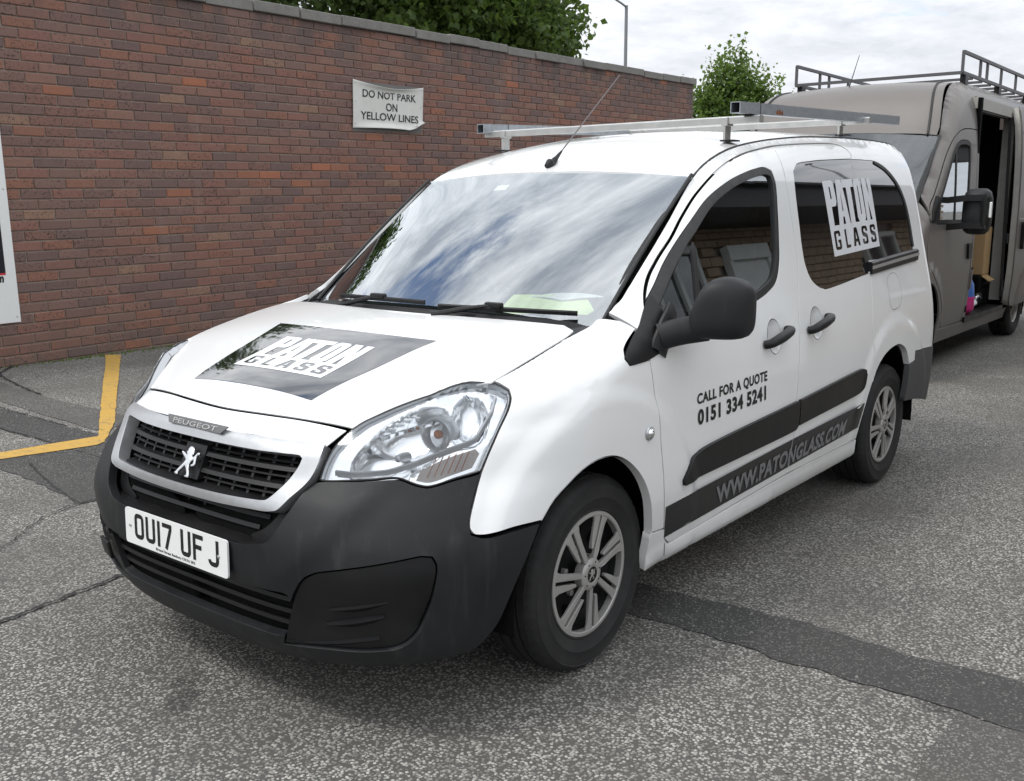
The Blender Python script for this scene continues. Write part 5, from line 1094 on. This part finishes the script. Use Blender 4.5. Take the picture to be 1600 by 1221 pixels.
MB().box((-1.78,0,1.05),(.03,1.42,1.10)).obj('bulkhead',MDASH,VN)
MB().box((-1.35,0,.52),(2.7,1.5,.03)).obj('cab_floor',MDK,VN)
rv=MB().box((-.80,-.02,1.485),(.03,.21,.062),ch=.014).obj('rear_view_mirror',MBP2,VN,True)
MB().box((-1.55,0,.235),(3.7,1.16,.12)).obj('underbody',MDK,VN);MB().box((-1.35,0,.40),(1.88,1.62,.26)).obj('floor_pan',MDK,VN);MB().box((.40,0,.50),(.62,1.0,.52)).obj('engine_bay',MDK,VN);MB().box((.12,0,.86),(.40,1.2,.20)).obj('engine_cover',MDK,VN)
for sg in (1,-1):
    hole=[(a,b) for a,b in ell((.985,.315),.46,.43,26) if 1]
    inner=[(.02,.22),(.52,.24),(.70,.50),(.74,.60),(.80,.66),(.95,.74),(1.12,.72),(1.24,.60),(1.30,.45),(1.32,.25),(3.22,.25),(3.25,.45),(3.34,.62),(3.52,.75),(3.76,.75),(3.93,.64),(3.95,.40),(5.29,.36),(5.29,1.04),(1.2,1.03),(.9,.99),(.66,.94),(.62,.78),(.50,.70),(.33,.70),(.02,.60)]
    panel('body_shell',side(sg,inner),MDK,VN,VAN,off=-.032,res=.12,skirt=0,smooth=False)
    for po in ([(2.52,1.03),(2.70,1.03),(2.72,1.10),(2.65,1.2),(2.68,1.5),(2.72,1.62),(2.62,1.69),(2.55,1.62),(2.52,1.45),(2.44,1.2)],[(3.40,1.03),(4.7,1.03),(4.7,1.70),(4.45,1.74),(2.7,1.66),(2.7,1.62),(3.42,1.66),(3.42,1.15)]):
        panel('pillar_lining',side(sg,po),MDK,VN,VAN,off=-.020,res=.05,skirt=0,smooth=False)
# ---------------- wheels
def wheel(parent_y,x,sg):pass
def make_wheel():
    W0=link(bpy.data.objects.new('wheel',None))
    b=MB();R=.3175;prof=[(.190,-.085),(.203,-.092),(.2065,-.0965),(.2105,-.094),(.225,-.099),(.244,-.1045),(.2465,-.106),(.249,-.1045),(.272,-.105),(.288,-.1035),(.291,-.1055),(.294,-.102),(.303,-.096),(.311,-.086),(R-.003,-.074)]
    tread=[]
    for y0,y1 in ((-.074,-.046),(-.038,-.006),(.006,.038),(.046,.074)):
        tread+=[(R-.009,y0-.0005),(R-.0005,y0),(R,(y0+y1)/2),(R-.0005,y1),(R-.009,y1+.0005)]
    prof=prof+tread[1:-1]+[(r,-h) for r,h in prof[:15][::-1]]
    n=150;V=[];k=len(prof)
    for i in range(n):
        a=2*math.pi*i/n;nt=(i%3==0)
        for r,h in prof:
            rr=r-(.003 if nt and r>.300 and abs(h)>.044 else 0);hh=h
            V.append((rr*math.cos(a),rr*math.sin(a),hh))
    b.add(V,[(i*k+j,((i+1)%n)*k+j,((i+1)%n)*k+j+1,i*k+j+1) for i in range(n) for j in range(k-1)])
    t=b.obj('tyre',MTYR,W0,True)
    MB().lathe([(.190,.085),(.200,.093),(.2045,.092),(.206,.086)],72).obj('rim_edge',MWBLK,W0,True)
    MB().lathe([(.0,.038),(.07,.038),(.10,.028),(.150,.040),(.178,.050),(.192,.086)],60).obj('wheel_disc',MWBLK,W0,True)
    for q in range(5):
        a=2*math.pi*q/5+.3;MB().lathe([(0,.0),(.011,0),(.011,.014),(.0,.016)],8,frame([.072*math.cos(a),.072*math.sin(a),.038],[1,0,0],[0,1,0])).obj('wheel_bolt',MALOY,W0)
    for q in range(9):
        a=2*math.pi*q/9;MB().prism(superell(0,0,.016,.022,10,2.2),.002,frame([.132*math.cos(a),.132*math.sin(a),.040],[-math.sin(a),math.cos(a),0],[math.cos(a),math.sin(a),0.])).obj('cooling_hole',MDK,W0)
    tr=MB().lathe([(.1865,.072),(.1865,.094),(.190,.097),(.2005,.096),(.2035,.090),(.2035,.084)],84).obj('wheel_trim',MALOY,W0,True)
    MB().lathe([(.026,.104),(.030,.106),(.046,.104),(.052,.098),(.052,.070)],48).obj('trim_hub',MALOY,W0,True)
    MB().lathe([(0,.100),(.022,.1005),(.0255,.103)],32).obj('hub_cap',MWBLK,W0,True)
    lion('hub_lion',frame([-.002,0,.1005],[1,0,0],[0,1,0]),.036,.003,MALOY,W0)
    for q in range(7):
        a=math.pi/2-math.radians(30)-2*math.pi*q/7;ay=np.array([math.cos(a),math.sin(a),0]);ax=np.array([math.sin(a),-math.cos(a),0.])
        M=np.eye(4);M[:3,0]=ax;M[:3,1]=ay;M[:3,2]=[0,0,1]
        A=[(-.011,.040),(.005,.044),(.0085,.075),(.0105,.12),(.0135,.165),(.021,.186),(-.0115,.1885),(-.0115,.12)]
        B=[(-.0240,.080),(-.0240,.1875),(-.058,.178),(-.0495,.163),(-.0445,.13),(-.0375,.090),(-.0325,.076)]
        for P in (A,B):
            V=[];n=len(P)
            for dz in (0,1):
                for x,y in P:
                    r=math.hypot(x,y);V.append((x,y,(.087 if dz==0 else .0955+.006*math.exp(-((r-.06)/.05)**2))))
            V=np.array(V)@M[:3,:3].T
            b=MB().add(V,[tuple(range(n))[::-1],tuple(range(n,2*n))]+[(i,(i+1)%n,n+(i+1)%n,n+i) for i in range(n)]);b.obj('trim_spoke',MALOY,W0,bevel=.0014)
        c=(np.array([-.018,.188,.0])@M[:3,:3].T)
    for q in range(7):
        a=2*math.pi*q/7+.2;MB().lathe([(0,.107),(.0022,.1065),(.003,.104)],8,frame([.041*math.cos(a),.041*math.sin(a),0],[1,0,0],[0,1,0])).obj('trim_pin',MWBLK,W0)
    return W0
def place_tree(root,parent,M):
    root.parent=parent;root.matrix_local=M
def copy_tree(o,parent=None):
    c=o.copy();COL.objects.link(c);c.parent=parent
    for ch in list(o.children):copy_tree(ch,c)
    return c
def wheel_matrix(x,y,z,sg,spin,steer=0.):
    # local z -> outwards (sg*y), local y up
    R=Matrix(((-sg,0,0),(0,0,sg),(0,1,0)));R=Matrix.Rotation(steer,3,'Z')@R@Matrix.Rotation(spin,3,'Z');M=R.to_4x4();M.translation=(x,y,z);return M
w0=make_wheel()
spots=[(0,.752,1,0.),(0,-.752,-1,.4),(-2.728,.770,1,.19),(-2.728,-.770,-1,1.0)]
for i,(x,y,sg,sp) in enumerate([(a_,b_,c_,d_+math.radians(5)) for a_,b_,c_,d_ in spots]):
    o=w0 if i==0 else copy_tree(w0,None)
    o.parent=VN;o.matrix_parent_inverse=Matrix.Identity(4);o.matrix_local=wheel_matrix(x,y,.3175,sg,sp,math.radians(0))
# ---------------- roof bars
RB=link(bpy.data.objects.new('roof_rack',None),VN)
def bar(name,P,prof,mat):return MB().tube(P,1,prof=prof).obj(name,mat,RB)
def rect(w,h):return [(-w/2,-h/2),(w/2,-h/2),(w/2,h/2),(-w/2,h/2)]
for x,zc in ((-1.36,1.795),(-2.62,1.862)):
    pass
def cross(x0,z):
    ys=np.linspace(-.70,.735,3);bar('cross_bar',[(x0,y,z) for y in ys],[(-.020,-.014),(.020,-.014),(.020,.010),(.012,.016),(-.012,.016),(-.020,.010)],MALU2)
    for sg in (1,-1):
        zr=float(_rf(x0,.565*sg)[2]);MB().box((x0,sg*.585,(zr+z)/2-.006),(.050,.010,z-zr-.01)).obj('rack_foot',MALU2,RB);MB().box((x0,sg*.60,zr+.004),(.062,.06,.006)).obj('foot_plate',MBP2,RB)
        MB().box((x0,sg*.585,z-.004),(.056,.03,.036),ch=.003).obj('foot_clamp',MALU2,RB)
cross(-1.36,1.800);cross(-2.62,1.870)
for sg,x0,x1 in ((1,-1.225,-3.16),(-1,-1.29,-3.30)):
    z0,z1=(1.838,1.903) if sg==1 else (1.824,1.905);y=sg*.685
    n=12;b=MB();ro_,ri_=rect(.042,.044),rect(.036,.038);P=np.stack([np.linspace(x0,x1,n),np.full(n,y),np.linspace(z0,z1,n)],1)
    V=[]
    for p in P:V+=[(p[0],p[1]+a,p[2]+q) for a,q in ro_]+[(p[0],p[1]+a,p[2]+q) for a,q in ri_]
    F=[]
    for i in range(n-1):
        for j in range(4):
            k=(j+1)%4;F+=[(i*8+j,i*8+k,i*8+8+k,i*8+8+j),(i*8+4+j,i*8+12+j,i*8+12+k,i*8+4+k)]
    for i in (0,n-1):F+=[(i*8+j,i*8+(j+1)%4,i*8+4+(j+1)%4,i*8+4+j) for j in range(4)]
    b.add(V,F);rl=b.obj('roof_bar',MALU,RB)
    MB().box((P[1][0]-.01,y,P[1][2]),(.004,.0435,.0455)).obj('bar_band',MBP2,RB)
    if sg==1:
        MB().add([(-1.56+dx,y+.0216,1.832+dz) for dx,dz in ((0,0),(-.075,.002),(-.068,.020),(-.052,.010),(-.042,.024),(-.028,.012),(-.018,.022),(-.006,.010))],[tuple(range(8))]).obj('rust_patch',MRUST,RB)
    for xx,zz in ((-1.36,1.826),(-2.62,1.888)):MB().box((xx-.01,y-.004,zz-.004),(.09,.03,.016),ch=.002).obj('bar_clamp',MBP2,RB)
# ---------------- papers lying on the dashboard
def sheet(name,q,mat,label,wave=.004):
    n=8;V=[];q=np.array(q,float)
    for i in range(n+1):
        for j in range(n+1):
            a,b=i/n,j/n;p=(1-a)*(1-b)*q[0]+a*(1-b)*q[1]+a*b*q[2]+(1-a)*b*q[3];V.append(tuple(p+np.array([0,0,wave*math.sin(5*a+2*b)*math.sin(3*b+1)])))
    o=mesh(name,V,[(i*(n+1)+j,(i+1)*(n+1)+j,(i+1)*(n+1)+j+1,i*(n+1)+j+1) for i in range(n) for j in range(n)],mat,None,smooth=True);return tag(o,label,'paper')
for nm,q,mt,lb in (('paper',[(-.30,.66,1.098),(-.17,.33,1.098),(-.76,-.06,1.098),(-.80,.28,1.100)],MPAP,'lime green paper lying on the dashboard behind the windscreen'),('card',[(-.34,.70,1.104),(-.62,.42,1.106),(-.86,.30,1.104),(-.68,.66,1.101)] if 0 else [(-.60,.30,1.104),(-.70,.06,1.104),(-.90,.10,1.104),(-.86,.34,1.104)],MPAPW,'white printed card lying on the dashboard beside the lime paper')):
    sheet(nm,q,mt,lb)
# ================================================================ the big grey-brown van
big=thing('high_roof_van','large dusty grey-brown high roof van with roof rack and sliding door open','van',(BX,BY,0),'parked vans')
BV2=big
def inv_parent(o):o.matrix_parent_inverse=Matrix.Translation((-BX,-BY,0));return o
_mesh0=mesh
def bpanel(*a,**k):
    o=panel(*a,**k);return o
BINV=Matrix.Translation((-BX,-BY,0))
def bline(x0,x1,n):
    xs=np.linspace(x0,x1,n);z=np.interp(xs,BIG.E[::-1,0],BIG.E[::-1,2]);return [(BIG.tx(x,zz),float(zz)) for x,zz in zip(xs,z)]
BG_A=[(1.02,1.30),(1.06,1.42),(1.16,1.525),(1.30,1.675),(1.44,1.83),(1.56,1.945),(1.66,2.02),(1.76,2.065),(1.90,2.095),(2.2,2.112),(2.36,2.112)]
BDOOR=[(1.64,.36),(2.30,.365),(2.345,.60),(2.36,1.0)]+BG_A[::-1]+[(.97,1.10),(1.02,.95),(1.20,.82),(1.42,.66),(1.55,.50)]
BWIN=[(1.14,1.34),(1.20,1.44),(1.34,1.60),(1.48,1.765),(1.60,1.895),(1.70,1.96),(1.80,1.99),(2.05,2.0),(2.13,1.985),(2.145,1.93),(2.14,1.60),(2.125,1.32),(2.08,1.285),(1.2,1.285)]
OPEN=[(2.43,2.40),(2.46,2.418),(3.90,2.418),(3.92,2.39),(3.92,.45),(3.88,.385),(2.46,.385),(2.43,.42)]
BARF=ell((1.,.345),.46,.45,30);BARR=ell((4.5,.345),.44,.43,30)
def arch_cut(c,r0,r1,a0,a1,n=16):
    return [(c[0]+r0*math.cos(math.radians(a0+(a1-a0)*i/n)),c[1]+r1*math.sin(math.radians(a0+(a1-a0)*i/n))) for i in range(n+1)]
for sg in (1,-1):
    dz=bpanel('cab_door',side(sg,BDOOR),MMUD,BV2,BIG,holes=[side(sg,BWIN)],gap=.005,res=.06,skirt=.015)
    bpanel('window_seal',side(sg,BWIN),MRUB,dz,BIG,holes=[side(sg,[tuple(p) for p in inset_poly(smooth_poly(np.array(BWIN),.05),.035)])],off=.001,res=.05,skirt=.012)
    bpanel('window_pane',side(sg,[tuple(p) for p in inset_poly(smooth_poly(np.array(BWIN),.05),.03)]),MGLD,dz,BGLASS(sg),off=-.006,res=.09,skirt=0)
    bpanel('window_mullion',side(sg,[(1.66,1.935),(1.70,1.955),(1.735,1.30),(1.695,1.30)]),MRUB,dz,BIG,off=.0,res=.05,skirt=.01,smooth=False)
    bpanel('door_handle',side(sg,[(2.17,1.09),(2.30,1.09),(2.31,.95),(2.20,.95)]),MBP2,dz,BIG,off=.022,res=.03,skirt=.024)
    wing=arch_cut((1.,.345),.47,.46,58,-8,14)[::-1]
    fw=[(.02,1.00),(.02,.42)]
    bpanel('wing',side(sg,[(.55,1.06),(.62,.60),(.66,.50)]+arch_cut((1.,.345),.47,.46,160,0,20)+[(1.62,.36),(1.54,.50),(1.41,.665),(1.19,.825),(1.01,.955),(.96,1.10),(1.01,1.30)]+[e for e in bline(-.02,.42,8)]),MMUD,BV2,BIG,gap=.004,res=.07,skirt=.015)
    sp=bline(-.06,-1.2,50)+bline(-1.3,-4.25,40)+[(5.4,2.5),(5.62,2.3),(5.62,.45),(5.1,.42)]+arch_cut((4.5,.345),.45,.44,8,172,20)+[(2.31,.36),(2.36,.60),(2.375,1.0)]+BG_A[::-1]
    hl=[side(sg,OPEN)] if sg==1 else []
    sd=bpanel('side_panel',side(sg,sp),MMUD,BV2,BIG,holes=hl,gap=.004,res=.045,skirt=.02)
    bpanel('rubbing_strip',side(sg,[(2.39,.80),(2.42,.86),(2.43,.66),(2.40,.66)] if sg==1 else [(2.5,.86),(3.7,.86),(3.7,.66),(2.5,.66)]),MGP if 0 else MMUD,BV2,BIG,off=.014,res=.06,skirt=.016,smooth=False)
    bpanel('sill',side(sg,[(1.47,.36),(2.31,.355),(4.07,.345),(4.06,.24),(1.49,.24)]),MMUD if 1 else MDK,BV2,BIG,off=.006,res=.08,skirt=.05,smooth=False)
    bpanel('rear_corner',side(sg,[(5.625,2.3),(6.19,2.3),(6.19,.45),(5.625,.45)]),MMUD,BV2,BIG,res=.15,skirt=.01,smooth=False)
    bpanel('front_bumper',side(sg,[(0.,.98),(.3,1.0),(.53,1.05),(.61,.58),(.655,.48),(.60,.26),(.3,.24),(0.,.24)]),MGP,BV2,BIG,gap=.003,res=.08,skirt=.02)
    # door mirror: tall two-glass truck type
    hx,hy=-6.70,.27
    y=BY+sg*(-BY+hy) if 0 else (BY+sg*1.235)
    mr=MB();V=[];n=24
    for k,(dx,rx,rz) in enumerate([(-.06,.105,.17),(-.03,.115,.195),(.04,.112,.19),(.085,.09,.165),(.105,.05,.12)]):
        for a,bq in superell(0,0,rx,rz,n,4.):V.append((hx+dx,y+a*sg,1.385+bq))
    mr.add(V,[(i*n+j,i*n+(j+1)%n,(i+1)*n+(j+1)%n,(i+1)*n+j) for i in range(4) for j in range(n)]+[tuple(range(n)),tuple(4*n+j for j in range(n))])
    dm=mr.obj('door_mirror',MBP,dz,True)
    fr_=superell(0,0,.125,.125,20,5.)
    for zq in (1.50,1.27):MB().tube(densify([(hx+.12,BY+sg*1.01,zq-.02),(hx+.125,y-.05*sg,zq),(hx+.12,y+.10*sg,zq)],8),1,prof=[(-.022,-.026),(.022,-.026),(.022,.026),(-.022,.026)]).obj('mirror_bracket',MBP2,dz)
    MB().tube([(hx+.12,y+.085*sg,1.27),(hx+.12,y+.085*sg,1.50)],.030,8).obj('mirror_bracket',MBP2,dz,True)
    if sg==1:MB().box((hx+.10,y+.127*sg,1.40),(.03,.02,.13),ch=.006).obj('cracked_indicator',MPLT,dz)
    bpanel('mirror_sail',side(sg,[(1.03,1.30),(1.08,1.40),(1.17,1.515),(1.22,1.50),(1.20,1.30)]),MBP2,dz,BIG,off=.012,res=.04,skirt=.014)
# roof with its front cap; bonnet; screen
a0=[(.0,b) for b in np.linspace(-1,1,15)]
capo=[(0,b) for b in np.linspace(-.985,.985,15)]+[(a,1.0) for a in np.linspace(.08,4.1,40)]+[(4.1,b) for b in np.linspace(.9,-.9,9)]+[(a,-1.0) for a in np.linspace(4.1,.08,40)]
def cap_dish(v):
    a,b=v[:,0],v[:,1]/.85;s=lambda x:x*x*(3-2*x);k=s(np.clip((.9-np.abs(b))/.10,0,1))*s(np.clip(a/.10,0,1))*s(np.clip((.60-a)/.25,0,1));w=s(np.clip((.80-np.abs(b)-.10*np.clip(a,0,1))/.22,0,1))*s(np.clip((.50-a)/.35,0,1))
    return -.012*k-.020*w
rf=bpanel('roof',capo,MMUD,BV2,BROOF,res=.07,skirt=.012,disp=cap_dish,smooth=False)
for sg in (1,-1):
    P=np.array([_br(a,sg*.905) for a in np.linspace(.0,.86,18)]);MB().tube(P+np.array([.003,0,.003]),.010,6).obj('cap_seam',MRUB,rf,True)
bo=[(.85,0),(.80,.45),(.72,.62),(.55,.775),(.3,.875),(.17,.90),(.22,.75),(.36,.45),(.42,0)];bo=bo+[(x,-y) for x,y in bo[::-1][1:-1]]
bpanel('bonnet',bo,MMUD,BV2,BHOOD,res=.09,gap=.004)
bs=bpanel('windscreen',[(-1,0),(1,0),(1,1),(-1,1)],MGLB,BV2,BSCREEN,res=.14,skirt=0,smooth=False)
bpanel('screen_border',[(-1,0),(1,0),(1,1),(-1,1)],MRUB,bs,BSCREEN,holes=[[(-.94,.08),(.94,.08),(.955,.90),(.93,.945),(-.93,.945),(-.955,.90)]],off=-.006,res=.1,skirt=0,smooth=False)
bpanel('screen_rubber',[(-1.015,0),(1.015,0),(1.015,1.018),(-1.015,1.018)],MRUB,bs,BSCREEN,holes=[[(-.992,.01),(.992,.01),(.992,.988),(-.992,.988)]],off=.003,res=.05,skirt=.006,smooth=False)
for (a_,b_),s in (((.30,-.12),.035),((.24,-.05),.028),((.17,-.22),.03),((.33,-.02),.02)):
    q=[(a_+s*math.sin(t)*(.6+.5*random.random()),b_+s*1.2*math.cos(t)*(.5+.5*random.random())) for t in np.linspace(0,2*math.pi,8)[:-1]];bpanel('bare_patch',q,MPLT,rf,BROOF,off=.0035-.012-.02,res=.03,skirt=0,smooth=False,disp=None)
# sliding door, slid back and standing proud
SL=[(3.740,2.385),(4.940,2.385),(4.960,2.30),(4.960,.50),(4.920,.42),(3.780,.40),(3.720,.46),(3.690,.9),(3.700,1.6)]
sld=bpanel('sliding_door',SL,MMUD,BV2,BIG,off=.10,res=.06,skirt=.014)
bpanel('door_jamb',SL,MMUDI,sld,BIG,off=.085,res=.2,gap=.004,skirt=.055)
bpanel('jamb_seal',[(3.695,2.33),(3.720,2.36),(3.720,.47),(3.690,.50)],MRUB,sld,BIG,off=.03,res=.1,skirt=.03,smooth=False)
bpanel('door_strip',[(3.750,2.155),(4.940,2.155),(4.940,2.135),(3.750,2.135)],MMUDI,sld,BIG,off=.103,res=.1,skirt=.003,smooth=False)
bpanel('door_strip',[(3.750,1.30),(4.940,1.30),(4.940,1.285),(3.750,1.285)],MMUDI,sld,BIG,off=.103,res=.1,skirt=.003,smooth=False)
bpanel('door_handle',[(3.840,1.26),(3.950,1.26),(3.960,.99),(3.860,.98)],MBP2,sld,BIG,off=.135,res=.04,skirt=.035)
for zq in (1.10,.62):bpanel('door_latch',[(3.478,zq+.05),(3.498,zq+.05),(3.498,zq-.05),(3.478,zq-.05)],MINK,sld,BIG,off=.06,res=.05,skirt=.02,smooth=False)
# door opening: rear jamb, top rail, step, dark load space
hy_=BY+1.0
MB().box((-8.99,hy_-.075,1.42),(.06,.11,1.96)).obj('door_post',MMUDI,BV2);MB().box((-8.20,hy_-.075,2.355),(1.50,.11,.10)).obj('door_rail',MMUDI,BV2);MB().box((-8.20,hy_-.05,2.30),(1.46,.03,.02)).obj('door_track',MBP2,BV2)
MB().box((-8.20,hy_-.13,.37),(1.50,.30,.05)).obj('door_step',MBP2,BV2)
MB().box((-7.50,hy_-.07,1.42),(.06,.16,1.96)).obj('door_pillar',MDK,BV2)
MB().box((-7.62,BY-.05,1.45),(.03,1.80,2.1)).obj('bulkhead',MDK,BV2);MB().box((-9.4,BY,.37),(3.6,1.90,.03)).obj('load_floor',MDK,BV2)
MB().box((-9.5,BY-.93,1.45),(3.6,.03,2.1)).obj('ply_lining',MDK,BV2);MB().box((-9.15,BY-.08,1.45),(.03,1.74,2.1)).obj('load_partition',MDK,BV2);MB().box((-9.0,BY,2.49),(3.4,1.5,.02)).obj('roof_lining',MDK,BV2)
MB().box((-8.3,BY,.29),(4.6,1.8,.12)).obj('chassis',MDK,BV2)
for sg in (1,-1):
    for cx in (0,-3.5):
        b=MB();n=20;V=[]
        for i in range(n+1):
            a=math.radians(-20)+math.radians(220)*i/n
            for y in (.45,1.0):V.append((BX+cx+.455*math.cos(a),BY+sg*y,.345+.445*math.sin(a)))
        b.add(V,[(2*i,2*i+1,2*i+3,2*i+2) for i in range(n)]);b.obj('arch_liner',MDK,BV2,fix=False)
# cab: dash and seats
MB().box((-6.05,BY,1.12),(.5,1.72,.22),ch=.05).obj('dashboard',MDASH,BV2,True)
for y in (-.55,.15,.6):
    s_=MB().box((-6.85,BY+y,.95),(.45,.48,.14),ch=.04).obj('seat',MSEAT,BV2,True);MB().box((-7.1,BY+y,1.3),(.13,.46,.62),ch=.05).obj('seat_back',MSEAT,s_,True);MB().box((-7.14,BY+y,1.70),(.09,.24,.17),ch=.035).obj('head_rest',MSEAT,s_,True)
# wheels
def big_wheel():
    w=link(bpy.data.objects.new('wheel',None));R=.345;k=[(.20,-.095),(.215,-.105),(.25,-.112),(.30,-.112),(.33,-.10),(R,-.085),(R+.002,-.02),(R-.008,-.015),(R-.008,.015),(R+.002,.02),(R,.085),(.33,.10),(.30,.112),(.25,.112),(.215,.105),(.20,.095)]
    MB().lathe(k,64).obj('tyre',MTYR,w,True);r=MB().lathe([(.0,.03),(.06,.03),(.065,.015),(.12,.03),(.16,.05),(.185,.055),(.195,.09),(.208,.10),(.212,.095)],48).obj('rim',MALOY,w,True)
    for q in range(5):
        a=2*math.pi*q/5;MB().lathe([(0,.03),(.013,.03),(.013,.05),(0,.052)],8,frame([.085*math.cos(a),.085*math.sin(a),0],[1,0,0],[0,1,0])).obj('wheel_bolt',MALOY,w)
    for q in range(8):
        a=2*math.pi*q/8+.2;MB().prism(superell(0,0,.02,.016,10,2.2),.002,frame([.135*math.cos(a),.135*math.sin(a),.039],[-math.sin(a),math.cos(a),0],[math.cos(a),math.sin(a),.5])).obj('cooling_hole',MDK,w)
    return w
bw=big_wheel()
for i,(x,sg) in enumerate(((0,1),(0,-1),(-3.5,1),(-3.5,-1))):
    o=bw if i==0 else copy_tree(bw,None);o.parent=BV2;o.matrix_local=wheel_matrix(x,sg*.905,.345,sg,i*.5)
# roof rack: ladder frame with side rails
RK=link(bpy.data.objects.new('roof_rack',None),BV2)
def bt(name,P,s,par=RK):return MB().tube(P,1,prof=[(-s,-s),(s,-s),(s,s),(-s,s)]).obj(name,MRACK,par)
x0,x1=-7.55,-10.45;zb=2.64
for sg in (1,-1):
    y=BY+sg*.80;zt=zb+.185
    bt('rack_rail',[(x0,y,zb),(x1,y,zb)],.014);bt('rack_rail',[(x0,y,zt),(x1,y,zt)],.014)
    for x in (x0,x0-.62,x0-.88,x0-1.45,x0-2.1,x1):bt('rack_upright',[(x,y,zb),(x,y,zt)],.012)
    for x in (x0-.12,x0-1.4,x1+.2):MB().box((x,y-.01*sg,zb-.05),(.10,.05,.09)).obj('rack_foot',MBP2,RK)
bt('rack_front_bar',[(x0,BY-.80,zb),(x0,BY+.80,zb)],.014)
for x in np.linspace(x0-.45,x1,8):bt('rack_cross_bar',[(x,BY-.78,zb-.012),(x,BY+.78,zb-.012)],.012)
P=np.array([_br(.62,-.05),_br(.62,-.05)+np.array([-.16,.02,.30])]);MB().tube(P,[.006,.003],6).obj('aerial',MBP2,BV2)
def keep(root):
    """children were built in world space; the root stands at the van's base"""
    for ch in root.children:
        if not ch.name.startswith('wheel'):ch.matrix_parent_inverse=BINV
keep(BV2)
# things in the doorway
bx=thing('cardboard_box','open brown cardboard box standing in the dark doorway of the big van','box',(-8.66,-.17,.73),'things in the van doorway')
for c,d in (((0,0,0),(.24,.20,.012)),((.12,0,.24),(.012,.20,.48)),((-.12,0,.24),(.012,.20,.48)),((0,.10,.24),(.24,.012,.48)),((0,-.10,.24),(.24,.012,.48))):MB().box(c,d).obj('box_side',MCARD,bx)
R_=Matrix.Rotation(math.radians(55),3,'X');MB().box((0,.13,-.04),(.22,.012,.10),R=np.array(R_)).obj('box_flap',MCARD,bx)
tr=thing('tool_chest','black tool chest on the load floor under the cardboard box','tool chest',(-8.68,-.24,.395),'things in the van doorway')
MB().box((0,0,.165),(.50,.34,.32),ch=.02).obj('chest_body',MDK,tr);MB().box((0,.18,.24),(.16,.02,.03)).obj('chest_handle',MBP2,tr)
def sack(name,label,loc,r,h,mat,mat2):
    t=thing(name,label,'bag',loc,'things in the van doorway');V=[];n=18;pr=[(.0,0),(.75,.02),(1,.12),(.98,.4),(.85,.68),(.55,.88),(.25,1.)]
    for k,(a,z) in enumerate(pr):
        for j in range(n):
            q=2*math.pi*j/n;w=1+.10*math.sin(3*q+k)+.06*math.sin(7*q+2*k);V.append((r*a*w*math.cos(q),r*a*w*math.sin(q)*.8,h*z))
    F=[(i*n+j,i*n+(j+1)%n,(i+1)*n+(j+1)%n,(i+1)*n+j) for i in range(len(pr)-1) for j in range(n)]
    m1=mesh('bag_body',V[:4*n],[f for f in F if max(f)<4*n],mat,t,smooth=True);mesh('bag_top',[(x,y,z) for x,y,z in V[3*n:]],[tuple(q-3*n for q in f) for f in F if min(f)>=3*n]+[tuple(range(3*n,4*n))],mat2,t,smooth=True);return t
sack('plastic_bag','pink and blue plastic bag slumped on the step of the big van',(-7.80,-.05,.395),.12,.42,MPINK,MBLUE)
to=thing('work_lamp','small silver work lamp lying on the step beside the pink bag','lamp',(-8.25,-.07,.395),'things in the van doorway')
MB().tube([(.15,0,.05),(-.05,0,.06)],[.03,.035],12).obj('lamp_body',MBP2 if 0 else MPAPW,to,True);MB().lathe([(0,.02),(.03,.03),(.055,.07),(.06,.075),(.062,.06),(.03,0)],24,frame([-.06,.02,.10],[0,0,1],[-.6,.5,0]) if 0 else frame([-.06,.03,.11],[.3,-.6,0],[0,0,1])).obj('lamp_reflector',MCHR,to,True)
